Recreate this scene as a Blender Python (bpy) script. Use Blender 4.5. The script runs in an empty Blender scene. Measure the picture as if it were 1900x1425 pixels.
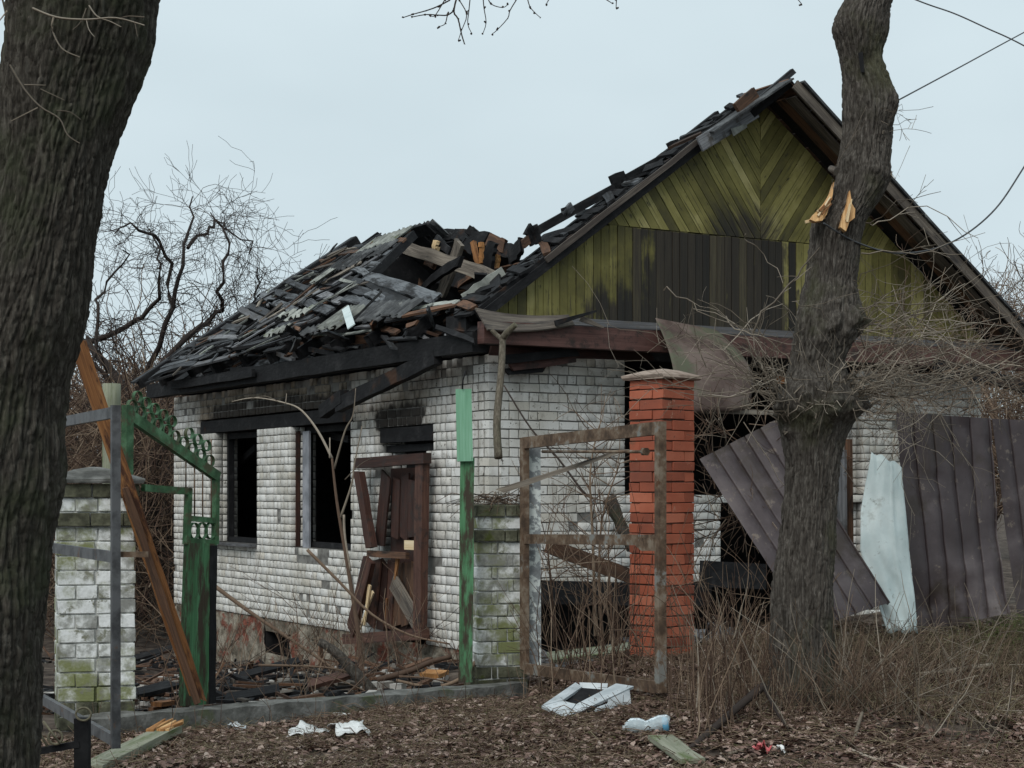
import bpy, bmesh, math, random
import numpy as np
from mathutils import Vector, Matrix, Euler

random.seed(7); RNG = np.random.default_rng(11)
scene = bpy.context.scene
R = math.radians

# ------------------------------------------------------------------ camera, sky, sun, exposure
FPX, HX, HY, CZ = 3200.0, 950.0, 913.0, 1.7          # lens calibrated from the photograph's vanishing points
cam_d = bpy.data.cameras.new('camera'); cam = bpy.data.objects.new('camera', cam_d)
scene.collection.objects.link(cam)
cam.location = (0, 0, CZ); cam.rotation_euler = (R(90), 0, 0)
cam_d.sensor_width = 36; cam_d.lens = 36 * FPX / 1900.0
cam_d.shift_y = (HY - 712.5) / 1900.0
cam_d.clip_start = 0.05; cam_d.clip_end = 2000
scene.camera = cam
scene.render.resolution_x, scene.render.resolution_y = 1024, 768

SUN_DIR = Vector((-0.42, -0.90, 0.95)).normalized()
w = bpy.data.worlds.new('World'); scene.world = w; w.use_nodes = True
nt = w.node_tree; nt.nodes.clear()
out = nt.nodes.new('ShaderNodeOutputWorld'); bg = nt.nodes.new('ShaderNodeBackground')
sky = nt.nodes.new('ShaderNodeTexSky'); sky.sky_type = 'NISHITA'; sky.sun_disc = False
sky.sun_elevation = math.asin(SUN_DIR.z); sky.sun_rotation = math.atan2(SUN_DIR.x, SUN_DIR.y)
sky.dust_density = 6.0; sky.air_density = 1.0
hs = nt.nodes.new('ShaderNodeHueSaturation'); hs.inputs['Saturation'].default_value = 0.3
tc = nt.nodes.new('ShaderNodeTexCoord'); mp = nt.nodes.new('ShaderNodeMapping'); mp.inputs['Scale'].default_value = (1, 1, 2.2)
nz = nt.nodes.new('ShaderNodeTexNoise'); nz.inputs['Scale'].default_value = 2.3; nz.inputs['Detail'].default_value = 4
cr = nt.nodes.new('ShaderNodeValToRGB')
cr.color_ramp.elements[0].position = 0.3; cr.color_ramp.elements[0].color = (4.65, 5.6, 6.05, 1)
cr.color_ramp.elements[1].position = 0.72; cr.color_ramp.elements[1].color = (5.75, 6.75, 7.2, 1)
mx = nt.nodes.new('ShaderNodeMix'); mx.data_type = 'RGBA'; mx.inputs[0].default_value = 0.94
nt.links.new(sky.outputs[0], hs.inputs['Color']); nt.links.new(hs.outputs[0], mx.inputs[6])
nt.links.new(tc.outputs['Generated'], mp.inputs['Vector']); nt.links.new(mp.outputs[0], nz.inputs['Vector'])
nt.links.new(nz.outputs['Fac'], cr.inputs['Fac']); nt.links.new(cr.outputs[0], mx.inputs[7])
nt.links.new(mx.outputs[2], bg.inputs['Color']); bg.inputs['Strength'].default_value = 0.1
nt.links.new(bg.outputs[0], out.inputs['Surface'])

sun_d = bpy.data.lights.new('sun', 'SUN'); sun_d.energy = 1.5; sun_d.angle = R(40); sun_d.color = (1.0, 0.97, 0.93)
sun = bpy.data.objects.new('sun', sun_d); scene.collection.objects.link(sun)
sun.rotation_euler = SUN_DIR.to_track_quat('Z', 'Y').to_euler(); sun.location = (-8, -12, 20)
scene.view_settings.view_transform = 'Standard'; scene.view_settings.look = 'None'
scene.view_settings.exposure = 0.32; scene.view_settings.gamma = 1.0
scene.view_settings.use_curve_mapping = False
scene.cycles.use_denoising = True
scene.cycles.max_bounces = 6; scene.cycles.diffuse_bounces = 3; scene.cycles.glossy_bounces = 2
scene.cycles.transmission_bounces = 4; scene.cycles.transparent_max_bounces = 8

# ------------------------------------------------------------------ geometry helpers
def P(px, py, Y):                       # a point seen at photo pixel (px,py), Y metres in front of the camera
    return Vector(((px - HX) / FPX * Y, Y, CZ - (py - HY) / FPX * Y))
U = Vector((0.8625, 0.506, 0)); V = Vector((-0.506, 0.8625, 0)); C0 = Vector((-0.24, 18.3, 0))
def H(s, t, z): return C0 + U * s + V * t + Vector((0, 0, z))       # house frame: s along gable front, t along side wall
def ray(px, py): return Vector(((px - HX) / FPX, 1, -(py - HY) / FPX))
CAM = Vector((0, 0, CZ))
def hit(px, py, p, n):
    d = ray(px, py); return CAM + d * ((p - CAM).dot(n) / d.dot(n))
def LS(px, py, s=0.0): return hit(px, py, H(s, 0, 0), U)            # on a plane parallel to the side wall
def FT(px, py, t=0.0): return hit(px, py, H(0, t, 0), V)            # on a plane parallel to the gable front
PITCH = 0.7317
ZE = 3.36
RN = Vector((-PITCH * U.x, -PITCH * U.y, 1)).normalized()
def RP(px, py, off=0.0): return hit(px, py, H(-0.5, 0, ZE) + RN * off, RN)   # on the left roof slope
def RL(s, t, off=0.0): return H(s, t, ZE + PITCH * (s + 0.5)) + RN * off
RNR = Vector((PITCH * U.x, PITCH * U.y, 1)).normalized()
def RR(s, t, off=0.0): return H(s, t, ZE + PITCH * 4.1 - PITCH * (s - 3.6)) + RNR * off
def tpx(px):
    k = (px - HX) / FPX; return (C0.x - k * C0.y) / (-V.x + V.y * k)
def spx(px):
    k = (px - HX) / FPX; return (k * C0.y - C0.x) / (U.x - U.y * k)

# ------------------------------------------------------------------ scene tree helpers
COL = scene.collection
ORG = {}
def org(o): return ORG.get(o.name, Vector((0, 0, 0))) if o else Vector((0, 0, 0))
def thing(name, label, cat, loc=(0, 0, 0), group=None):
    o = bpy.data.objects.new(name, None); COL.objects.link(o); o.empty_display_size = 0.2
    o.location = loc; o['label'] = label; o['category'] = cat
    if group: o['group'] = group
    ORG[o.name] = Vector(loc); return o
def tag(o, label, cat, group=None, kind=None):
    o['label'] = label; o['category'] = cat
    if group: o['group'] = group
    if kind: o['kind'] = kind
    return o
class MB:
    """collects faces and links them as one mesh object"""
    def __init__(s): s.v = []; s.f = []; s.uv = []; s.tint = []; s.sm = []
    def face(s, idx, uv=None, tint=0.5, smooth=False):
        s.f.append(tuple(idx)); s.uv.append(uv or [(0, 0)] * len(idx)); s.tint.append(tint); s.sm.append(smooth)
    def prism(s, ring0, ring1, tint=None, uvs=None, ulen=1.0):
        """closed prism between two rings of the same count"""
        tint = random.random() if tint is None else tint
        b = len(s.v); n = len(ring0); s.v += [Vector(p) for p in ring0] + [Vector(p) for p in ring1]
        ou, ov = random.random() * 20, random.random() * 20
        def pl(i): return b + i
        s.face([pl(i) for i in reversed(range(n))], [(ou, ov + 0.02 * i) for i in range(n)], tint)
        s.face([b + n + i for i in range(n)], [(ou + ulen, ov + 0.02 * i) for i in range(n)], tint)
        acc = 0
        for i in range(n):
            j = (i + 1) % n; e = (Vector(ring0[j]) - Vector(ring0[i])).length
            s.face([pl(i), pl(j), b + n + j, b + n + i],
                   [(ou, ov + acc), (ou, ov + acc + e), (ou + ulen, ov + acc + e), (ou + ulen, ov + acc)], tint)
            acc += e
    def board(s, p0, p1, w, t, n, tint=None, ragged=0.0, w1=None, nseg=1, bow=0.0, char=0.0):
        """plank from p0 to p1, width w across, thickness t along n; ragged ends, bowed and gnawed edges"""
        p0, p1, n = Vector(p0), Vector(p1), Vector(n)
        ax = (p1 - p0); L = ax.length; ax.normalize(); sd = ax.cross(n).normalized(); n = sd.cross(ax).normalized()
        w1 = w if w1 is None else w1; tint = random.random() if tint is None else tint
        ou, ov = random.random() * 30, random.random() * 30
        rings = []
        for k in range(nseg + 1):
            f = k / nseg; c = p0 + ax * (L * f) + n * (bow * 4 * f * (1 - f)); ww = w + (w1 - w) * f
            a = ww / 2 - random.random() * char * ww; bb = ww / 2 - random.random() * char * ww
            ea = eb = 0
            if k == 0: ea, eb = random.random() * ragged, random.random() * ragged
            if k == nseg: ea, eb = -random.random() * ragged, -random.random() * ragged
            rings.append(([c + sd * a + ax * ea + n * (t / 2), c - sd * bb + ax * eb + n * (t / 2),
                           c - sd * bb + ax * eb - n * (t / 2), c + sd * a + ax * ea - n * (t / 2)], f * L))
        b = len(s.v)
        for r, _ in rings: s.v += r
        s.face([b + 3, b + 2, b + 1, b], [(ou, ov), (ou, ov + w), (ou + t, ov + w), (ou + t, ov)], tint)
        e = b + 4 * nseg
        s.face([e, e + 1, e + 2, e + 3], [(ou, ov), (ou, ov + w), (ou + t, ov + w), (ou + t, ov)], tint)
        vv = [0, w, w + t, 2 * w + t, 2 * w + 2 * t]
        for k in range(nseg):
            q = b + 4 * k; l0, l1 = rings[k][1], rings[k + 1][1]
            for i in range(4):
                j = (i + 1) % 4
                s.face([q + i, q + j, q + 4 + j, q + 4 + i],
                       [(ou + l0, ov + vv[i]), (ou + l0, ov + vv[i + 1]), (ou + l1, ov + vv[i + 1]), (ou + l1, ov + vv[i])], tint)
    def box(s, c, ax, ay, az, dx, dy, dz, tint=None):
        c = Vector(c); a, b_, d = Vector(ax) * dx / 2, Vector(ay) * dy / 2, Vector(az) * dz / 2
        s.prism([c - a - b_ - d, c - a + b_ - d, c - a + b_ + d, c - a - b_ + d],
                [c + a - b_ - d, c + a + b_ - d, c + a + b_ + d, c + a - b_ + d], tint, ulen=dx)
    def tube(s, pts, rad, k=6, tint=None, caps=True):
        pts = [Vector(p) for p in pts]; n = len(pts); tint = random.random() if tint is None else tint
        rad = [rad] * n if not hasattr(rad, '__len__') else rad
        b = len(s.v); ref = None; acc = 0; ou = random.random() * 20; us = []
        for i, p in enumerate(pts):
            t = (pts[min(i + 1, n - 1)] - pts[max(i - 1, 0)]).normalized()
            if ref is None:
                ref = Vector((0, 0, 1)) if abs(t.z) < 0.9 else Vector((1, 0, 0))
            a = t.cross(ref).normalized(); ref = a.cross(t).normalized()
            for j in range(k):
                an = 2 * math.pi * j / k; s.v.append(p + (a * math.cos(an) + ref * math.sin(an)) * rad[i])
            if i: acc += (p - pts[i - 1]).length
            us.append(acc)
        for i in range(n - 1):
            for j in range(k):
                j2 = (j + 1) % k; v0, v1 = j / k * 6.28 * rad[i], (j + 1) / k * 6.28 * rad[i]
                s.face([b + i * k + j, b + i * k + j2, b + (i + 1) * k + j2, b + (i + 1) * k + j],
                       [(ou + us[i], v0), (ou + us[i], v1), (ou + us[i + 1], v1), (ou + us[i + 1], v0)], tint, True)
        if caps:
            s.face([b + j for j in reversed(range(k))], None, tint); s.face([b + (n - 1) * k + j for j in range(k)], None, tint)
    def build(s, name, mat, parent=None):
        o0 = org(parent)
        me = bpy.data.meshes.new(name); me.from_pydata([tuple(p - o0) for p in s.v], [], s.f)
        uvl = me.uv_layers.new(name='UVMap'); uvl.data.foreach_set('uv', [c for u in s.uv for q in u for c in q])
        at = me.attributes.new('tint', 'FLOAT', 'FACE'); at.data.foreach_set('value', s.tint)
        me.polygons.foreach_set('use_smooth', s.sm); me.materials.append(M[mat]); me.update()
        o = bpy.data.objects.new(name, me); COL.objects.link(o)
        if parent: o.parent = parent; ORG[o.name] = o0
        return o
def mesh_np(name, v, f, mat, parent=None, tint=None, smooth=False):
    o0 = org(parent); v = np.asarray(v, dtype=np.float32) - np.array(o0, dtype=np.float32); f = np.asarray(f, dtype=np.int32)
    me = bpy.data.meshes.new(name); n, k = f.shape
    me.vertices.add(len(v)); me.vertices.foreach_set('co', v.ravel())
    me.loops.add(n * k); me.loops.foreach_set('vertex_index', f.ravel())
    me.polygons.add(n); me.polygons.foreach_set('loop_start', np.arange(n, dtype=np.int32) * k)
    if smooth: me.polygons.foreach_set('use_smooth', np.ones(n, dtype=bool))
    if tint is not None:
        at = me.attributes.new('tint', 'FLOAT', 'FACE'); at.data.foreach_set('value', np.asarray(tint, dtype=np.float32))
    me.update(calc_edges=True); me.validate(); me.materials.append(M[mat])
    o = bpy.data.objects.new(name, me); COL.objects.link(o)
    if parent: o.parent = parent; ORG[o.name] = o0
    return o
def tubes_np(polys, k=3):
    """many polylines [(pts(n,3), radii(n))] -> vertex/face/tint arrays"""
    Vs, Fs, Ts = [], [], []; base = 0
    an = np.arange(k) * 2 * np.pi / k; ca, sa = np.cos(an)[None, :, None], np.sin(an)[None, :, None]
    for pts, rad in polys:
        pts = np.asarray(pts, dtype=np.float64); n = len(pts); rad = np.asarray(rad)
        t = np.empty_like(pts); t[1:-1] = pts[2:] - pts[:-2]; t[0] = pts[1] - pts[0]; t[-1] = pts[-1] - pts[-2]
        t /= np.linalg.norm(t, axis=1)[:, None] + 1e-9
        m = t.mean(0); ref = np.array([0, 0, 1.0]) if abs(m[2]) < 0.8 else np.array([1.0, 0, 0])
        a = np.cross(t, ref); a /= np.linalg.norm(a, axis=1)[:, None] + 1e-9; b = np.cross(a, t)
        ring = pts[:, None, :] + (a[:, None, :] * ca + b[:, None, :] * sa) * rad[:, None, None]
        Vs.append(ring.reshape(-1, 3))
        i = np.arange(n - 1)[:, None] * k; j = np.arange(k)[None, :]; j2 = (j + 1) % k
        q = np.stack([i + j, i + j2, i + k + j2, i + k + j], -1).reshape(-1, 4) + base
        Fs.append(q); Ts.append(np.full(len(q), random.random())); base += n * k
    return np.concatenate(Vs), np.concatenate(Fs), np.concatenate(Ts)
def twigs(name, polys, mat, parent=None, k=3):
    v, f, t = tubes_np(polys, k); return mesh_np(name, v, f, mat, parent, t, True)

# value noise, periodic in x when px is given
def _h(ix, iy, seed):
    a = (ix * 374761393 + iy * 668265263 + seed * 1442695041) & 0x7fffffff
    a = ((a ^ (a >> 13)) * 1274126177) & 0x7fffffff
    return ((a ^ (a >> 16)) & 0xffff) / 65535.0
def vnoise(x, y, px=0, seed=0):
    x0 = np.floor(x).astype(np.int64); y0 = np.floor(y).astype(np.int64); fx, fy = x - x0, y - y0
    fx = fx * fx * (3 - 2 * fx); fy = fy * fy * (3 - 2 * fy); x1 = x0 + 1
    if px: x0, x1 = x0 % px, x1 % px
    a, b, c, d = _h(x0, y0, seed), _h(x1, y0, seed), _h(x0, y0 + 1, seed), _h(x1, y0 + 1, seed)
    return (a * (1 - fx) + b * fx) * (1 - fy) + (c * (1 - fx) + d * fx) * fy
def fbm(x, y, o=4, seed=0):
    r = 0; am = 0.5
    for i in range(o):
        r = r + am * vnoise(x * 2 ** i, y * 2 ** i, 0, seed + i); am *= 0.5
    return r

# ------------------------------------------------------------------ materials
M = {}
class NT:
    def __init__(s, name, rough=0.8, spec=0.3):
        m = bpy.data.materials.new(name); m.use_nodes = True; s.m = m; s.t = m.node_tree
        s.b = s.t.nodes['Principled BSDF']; s.b.inputs['Roughness'].default_value = rough
        s.b.inputs['Specular IOR Level'].default_value = spec; M[name] = m
        s._p = None
    def n(s, ty, **k):
        x = s.t.nodes.new(ty)
        for a, b in k.items(): setattr(x, a, b)
        return x
    def l(s, a, b): s.t.links.new(a, b)
    def put(s, sock, val):
        if hasattr(val, 'node'): s.l(val, sock)
        elif isinstance(val, (tuple, list)) and len(val) == 3 and sock.type == 'RGBA': sock.default_value = (*val, 1)
        else: sock.default_value = val
    def pos(s):
        return s.n('ShaderNodeNewGeometry').outputs['Position']
    def uv(s): return s.n('ShaderNodeUVMap').outputs[0]
    def rnd(s):
        a = s.n('ShaderNodeAttribute', attribute_name='tint').outputs['Fac']; b = s.n('ShaderNodeObjectInfo').outputs['Random']
        return s.math('FRACT', s.math('ADD', a, b))
    def map(s, v, scale=(1, 1, 1), loc=(0, 0, 0)):
        m = s.n('ShaderNodeMapping'); s.l(v, m.inputs[0]); m.inputs['Scale'].default_value = scale; m.inputs['Location'].default_value = loc
        return m.outputs[0]
    def noise(s, v, scale, detail=4, rough=0.55, dist=0.0):
        x = s.n('ShaderNodeTexNoise'); s.l(v, x.inputs['Vector']); x.inputs['Scale'].default_value = scale
        x.inputs['Detail'].default_value = detail; x.inputs['Roughness'].default_value = rough; x.inputs['Distortion'].default_value = dist
        return x.outputs['Fac']
    def voro(s, v, scale, feature='F1'):
        x = s.n('ShaderNodeTexVoronoi', feature=feature); s.l(v, x.inputs['Vector']); x.inputs['Scale'].default_value = scale
        return x.outputs['Distance']
    def math(s, op, a, b=0.0, clamp=False):
        x = s.n('ShaderNodeMath', operation=op, use_clamp=clamp); s.put(x.inputs[0], a); s.put(x.inputs[1], b); return x.outputs[0]
    def step(s, x, lo, hi):
        r = s.n('ShaderNodeMapRange', interpolation_type='SMOOTHSTEP'); s.put(r.inputs[0], x)
        r.inputs[1].default_value = lo; r.inputs[2].default_value = hi; return r.outputs[0]
    def mix(s, f, a, b, mode='MIX'):
        x = s.n('ShaderNodeMix', data_type='RGBA', blend_type=mode); s.put(x.inputs[0], f); s.put(x.inputs[6], a); s.put(x.inputs[7], b)
        return x.outputs[2]
    def ramp(s, f, stops):
        x = s.n('ShaderNodeValToRGB'); s.put(x.inputs[0], f); e = x.color_ramp.elements
        while len(e) < len(stops): e.new(0.5)
        for q, (p, c) in zip(e, stops): q.position = p; q.color = (*c, 1)
        return x.outputs[0]
    def dot(s, v, d):
        x = s.n('ShaderNodeVectorMath', operation='DOT_PRODUCT'); s.l(v, x.inputs[0]); x.inputs[1].default_value = d; return x.outputs['Value']
    def z(s):
        x = s.n('ShaderNodeSeparateXYZ'); s.l(s.pos(), x.inputs[0]); return x.outputs[2]
    def col(s, c): s.put(s.b.inputs['Base Color'], c)
    def rough(s, c): s.put(s.b.inputs['Roughness'], c)
    def bump(s, h, strength=0.5, dist=0.01, prev=None):
        x = s.n('ShaderNodeBump'); s.put(x.inputs['Height'], h); x.inputs['Strength'].default_value = strength; x.inputs['Distance'].default_value = dist
        if s._p is not None: s.l(s._p, x.inputs['Normal'])
        s._p = x.outputs[0]; s.l(s._p, s.b.inputs['Normal'])

def wood(name, stops, rough=0.8, bump=0.5, dirt=None, gscale=1.0, patch=None):
    """grain runs along the plank's u coordinate"""
    k = NT(name, rough); uv = k.uv()
    g = k.noise(k.map(uv, (2.2 * gscale, 60 * gscale, 1)), 1.0, 5, 0.6, 0.6)
    g2 = k.noise(k.map(uv, (1.2, 9, 1)), 1.0, 3)
    r = k.rnd()
    f = k.math('ADD', k.math('MULTIPLY', g, 0.45), k.math('ADD', k.math('MULTIPLY', g2, 0.35), k.math('MULTIPLY', r, 0.22)))
    c = k.ramp(f, [(.5 + (q - .5) * .5, cc) for q, cc in stops])
    if patch:
        lo, hi, pc, sc = patch
        c = k.mix(k.step(k.noise(k.map(uv, (sc * .4, sc * 1.7, 1)), 1.0, 5, 0.68), lo, hi), c, pc)
    if dirt: c = k.mix(k.step(k.noise(k.pos(), 6, 5, 0.7), 0.48, 0.66), c, dirt)
    k.col(c); k.bump(g, bump, 0.006); k.bump(k.noise(k.pos(), 40, 3), bump * 0.5, 0.004)
    return k
wood('grey_wood', [(0.25, (0.045, 0.045, 0.048)), (0.5, (0.11, 0.112, 0.118)), (0.75, (0.21, 0.215, 0.225))], dirt=(0.06, 0.055, 0.05))
wood('slate_wood', [(0.28, (0.02, 0.021, 0.023)), (0.5, (0.042, 0.045, 0.05)), (0.8, (0.15, 0.16, 0.17))], rough=0.8, patch=(0.46, 0.6, (0.011, 0.010, 0.010), 4.0))
wood('tan_wood', [(0.25, (0.05, 0.04, 0.034)), (0.5, (0.13, 0.11, 0.09)), (0.8, (0.27, 0.235, 0.19))], patch=(0.52, 0.68, (0.025, 0.022, 0.021), 2.6))
wood('brown_wood', [(0.2, (0.03, 0.018, 0.012)), (0.5, (0.085, 0.045, 0.027)), (0.8, (0.17, 0.088, 0.05))], patch=(0.5, 0.66, (0.018, 0.014, 0.012), 3.4))
wood('red_paint', [(0.2, (0.018, 0.008, 0.006)), (0.5, (0.05, 0.021, 0.015)), (0.85, (0.12, 0.06, 0.042))], rough=0.7, bump=0.3, dirt=(0.03, 0.02, 0.017))
wood('red_beam', [(0.2, (0.03, 0.015, 0.012)), (0.5, (0.06, 0.027, 0.022)), (0.85, (0.11, 0.055, 0.046))], rough=0.7, bump=0.3, dirt=(0.03, 0.02, 0.017))
wood('fresh_wood', [(0.2, (0.20, 0.085, 0.025)), (0.5, (0.42, 0.20, 0.07)), (0.85, (0.66, 0.42, 0.2))], bump=0.7)
wood('orange_wood', [(0.2, (0.07, 0.028, 0.012)), (0.5, (0.2, 0.085, 0.03)), (0.85, (0.36, 0.18, 0.07))], bump=0.7, patch=(0.52, 0.63, (0.055, 0.022, 0.012), 4.5))
wood('pale_splinter', [(0.2, (0.4, 0.27, 0.14)), (0.5, (0.6, 0.45, 0.26)), (0.85, (0.75, 0.62, 0.42))], bump=0.5)
wood('green_board', [(0.2, (0.09, 0.22, 0.13)), (0.5, (0.15, 0.33, 0.21)), (0.85, (0.24, 0.44, 0.31))], rough=0.6, bump=0.25, patch=(0.62, 0.72, (0.07, 0.12, 0.08), 7))
wood('green_post', [(0.2, (0.02, 0.055, 0.022)), (0.5, (0.045, 0.13, 0.055)), (0.85, (0.10, 0.26, 0.13))], rough=0.65, bump=0.5, patch=(0.42, 0.58, (0.045, 0.034, 0.022), 7))
wood('moss_plank', [(0.2, (0.10, 0.11, 0.07)), (0.5, (0.2, 0.21, 0.15)), (0.85, (0.32, 0.32, 0.25))], bump=0.5, patch=(0.5, 0.65, (0.10, 0.13, 0.05), 5))
def char():
    k = NT('charred_wood', 0.8, 0.2); p = k.pos(); uv = k.uv()
    v = k.voro(k.map(uv, (11, 26, 1)), 1.0); n = k.noise(p, 5, 6, 0.65)
    c = k.ramp(n, [(0.3, (0.006, 0.006, 0.007)), (0.55, (0.012, 0.012, 0.013)), (0.75, (0.034, 0.033, 0.034))])
    c = k.mix(k.step(k.math('ADD', k.noise(p, 2.2, 3), k.math('MULTIPLY', k.rnd(), 0.12)), 0.68, 0.8), c, (0.05, 0.026, 0.016))
    k.col(c); k.bump(v, 0.7, 0.006); k.bump(k.noise(p, 30, 4), 0.5, 0.004)
char()
def plainc(name, stops, scale, rough=0.8, spec=0.3, bump=0.4, bs=40, bd=0.004, extra=None, rv=0.0):
    k = NT(name, rough, spec); p = k.pos(); f = k.noise(p, scale, 6, 0.62)
    if rv: f = k.math('ADD', k.math('MULTIPLY', f, 1 - rv), k.math('MULTIPLY', k.rnd(), rv))
    c = k.ramp(f, [(.5 + (q - .5) * .62, cc) for q, cc in stops])
    if extra:
        for (es, lo, hi, ec) in extra: c = k.mix(k.step(k.noise(p, es, 6, 0.7), lo, hi), c, ec)
    k.col(c); k.bump(k.noise(p, bs, 5, 0.6), bump, bd); return k
# white silicate brick of the house with soot above the burnt openings
def house_brick(name, soot):
    k = NT(name, 0.85, 0.2); p = k.pos(); r = k.rnd()
    c = k.ramp(r, [(0.0, (0.50, 0.49, 0.455)), (0.35, (0.61, 0.60, 0.57)), (0.8, (0.68, 0.675, 0.65)), (1.0, (0.55, 0.52, 0.46))])
    c = k.mix(k.math('MULTIPLY', k.step(k.noise(p, 1.1, 5, 0.6), 0.42, 0.64), 0.5), c, (0.37, 0.345, 0.285))
    c = k.mix(k.math('MULTIPLY', k.step(k.noise(k.map(p, (5, 5, 1.1)), 1, 4, 0.6), 0.52, 0.68), 0.4), c, (0.30, 0.28, 0.24))
    c = k.mix(k.math('MULTIPLY', k.step(k.noise(p, 13, 5, 0.7), 0.53, 0.66), 0.6), c, (0.27, 0.25, 0.21))
    c = k.mix(k.step(k.noise(p, 22, 3, 0.6), 0.645, 0.70), c, (0.12, 0.11, 0.095))
    if soot:
        t = k.math('SUBTRACT', k.dot(p, tuple(V)), C0.dot(V)); z = k.z(); nn = k.noise(p, 2.3, 5, 0.65)
        wob = k.math('ADD', k.math('MULTIPLY', k.math('SUBTRACT', nn, 0.5), 0.9), k.math('MULTIPLY', k.math('SUBTRACT', k.noise(k.map(p, (11, 11, 3)), 1, 5, 0.7), 0.5), 0.5))
        def band(t0, t1, z0, z1, sof, zb):
            a = k.math('MULTIPLY', k.step(k.math('ADD', t, wob), t0 - sof, t0 + sof), k.step(k.math('ADD', t, wob), t1 + sof, t1 - sof))
            b = k.math('MULTIPLY', k.step(k.math('ADD', z, k.math('MULTIPLY', wob, 0.5)), z1, z0), k.step(z, zb - .03, zb + .03))
            return k.math('MULTIPLY', a, b)
        m1 = band(3.3, 9.0, 2.9, 3.7, 0.4, 2.72); m2 = band(1.4, 2.75, 2.55, 3.1, 0.18, 2.42)
        up = k.math('MULTIPLY', k.step(z, 2.8, 3.2), k.step(k.noise(p, 1.6, 4), 0.4, 0.6))
        m = k.math('MAXIMUM', k.math('MAXIMUM', m1, m2), k.math('MULTIPLY', up, 0.6))
        c = k.mix(k.math('MULTIPLY', m, 0.86), c, (0.17, 0.13, 0.085))
        m1b = band(3.4, 8.4, 2.84, 3.14, 0.25, 2.72); m2b = band(1.45, 2.75, 2.54, 2.9, 0.15, 2.42)
        mb = k.math('MAXIMUM', m1b, m2b)
        c = k.mix(k.math('MULTIPLY', k.step(k.math('ADD', mb, k.math('MULTIPLY', wob, 0.35)), 0.2, 0.75), 0.93), c, (0.022, 0.02, 0.019))
    k.col(c); k.bump(k.noise(p, 55, 5, 0.65), 0.6, 0.006)
house_brick('side_brick', True); house_brick('front_brick', False)
plainc('mortar', [(0.3, (0.11, 0.105, 0.098)), (0.6, (0.21, 0.205, 0.19))], 7, 0.95, 0.1, 0.7, 60, 0.006)
plainc('soot_shade_black', [(0.3, (0.010, 0.010, 0.011)), (0.6, (0.022, 0.021, 0.021))], 5, 0.9, 0.2, 0.6, 20, 0.01)  # soot of the burnt rooms, also shade of vent hole and board gaps
plainc('foundation', [(0.3, (0.10, 0.085, 0.065)), (0.5, (0.19, 0.165, 0.13)), (0.7, (0.30, 0.27, 0.22))], 5, 0.95, 0.1, 1.0, 22, 0.03,
       [(2.6, 0.50, 0.60, (0.17, 0.06, 0.042)), (6, 0.58, 0.66, (0.055, 0.05, 0.04))])
plainc('pillar_white', [(0.3, (0.26, 0.26, 0.24)), (0.46, (0.42, 0.425, 0.40)), (0.56, (0.66, 0.67, 0.65)), (0.7, (0.8, 0.81, 0.8))], 11, 0.85, 0.2, 0.7, 35, 0.008,
       [(1.7, 0.47, 0.62, (0.2, 0.215, 0.095)), (6.5, 0.56, 0.64, (0.21, 0.21, 0.16))], rv=0.18)
plainc('pillar_moss', [(0.3, (0.05, 0.05, 0.036)), (0.55, (0.11, 0.11, 0.075)), (0.75, (0.19, 0.19, 0.14))], 8, 0.95, 0.1, 0.9, 30, 0.012,
       [(4, 0.54, 0.66, (0.075, 0.085, 0.028))])
plainc('pillar_mortar', [(0.3, (0.3, 0.305, 0.285)), (0.6, (0.68, 0.68, 0.65))], 9, 0.95, 0.1, 0.8, 40, 0.01, [(2.2, 0.5, 0.64, (0.12, 0.13, 0.06))])
plainc('red_brick', [(0.1, (0.2, 0.062, 0.038)), (0.5, (0.34, 0.088, 0.046)), (0.9, (0.44, 0.14, 0.08))], 4, 0.7, 0.3, 0.35, 60, 0.003,
       [(16, 0.6, 0.7, (0.17, 0.06, 0.04)), (9, 0.63, 0.7, (0.42, 0.24, 0.17)), (2.4, 0.56, 0.7, (0.19, 0.085, 0.05))], rv=0.5)
plainc('dark_mortar', [(0.3, (0.06, 0.035, 0.028)), (0.6, (0.15, 0.09, 0.07))], 8, 0.95, 0.1, 0.6, 50, 0.006)
plainc('cap_stone', [(0.3, (0.2, 0.145, 0.115)), (0.6, (0.33, 0.26, 0.215))], 6, 0.9, 0.2, 0.6, 40, 0.006)
plainc('concrete', [(0.3, (0.07, 0.07, 0.065)), (0.5, (0.125, 0.125, 0.115)), (0.7, (0.2, 0.2, 0.19))], 6, 0.9, 0.2, 0.8, 30, 0.012, [(3.4, 0.56, 0.68, (0.075, 0.085, 0.05))])
plainc('grey_iron', [(0.3, (0.04, 0.04, 0.042)), (0.6, (0.10, 0.102, 0.106))], 9, 0.6, 0.4, 0.4, 60, 0.003, [(11, 0.58, 0.66, (0.10, 0.062, 0.042))])
plainc('rust_iron', [(0.3, (0.065, 0.042, 0.028)), (0.5, (0.13, 0.085, 0.055)), (0.7, (0.22, 0.175, 0.13))], 9, 0.8, 0.3, 0.7, 50, 0.004, [(4.5, 0.55, 0.63, (0.2, 0.2, 0.185)), (7, 0.6, 0.68, (0.10, 0.045, 0.022))])
plainc('peeling_white', [(0.3, (0.19, 0.20, 0.205)), (0.5, (0.25, 0.27, 0.275)), (0.55, (0.55, 0.59, 0.57)), (0.7, (0.62, 0.66, 0.63))], 13, 0.7, 0.3, 0.6, 40, 0.004)
plainc('green_paint', [(0.3, (0.022, 0.06, 0.024)), (0.5, (0.04, 0.11, 0.045)), (0.75, (0.10, 0.21, 0.11))], 9, 0.6, 0.4, 0.5, 50, 0.004, [(6, 0.5, 0.6, (0.062, 0.064, 0.03))])
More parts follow.
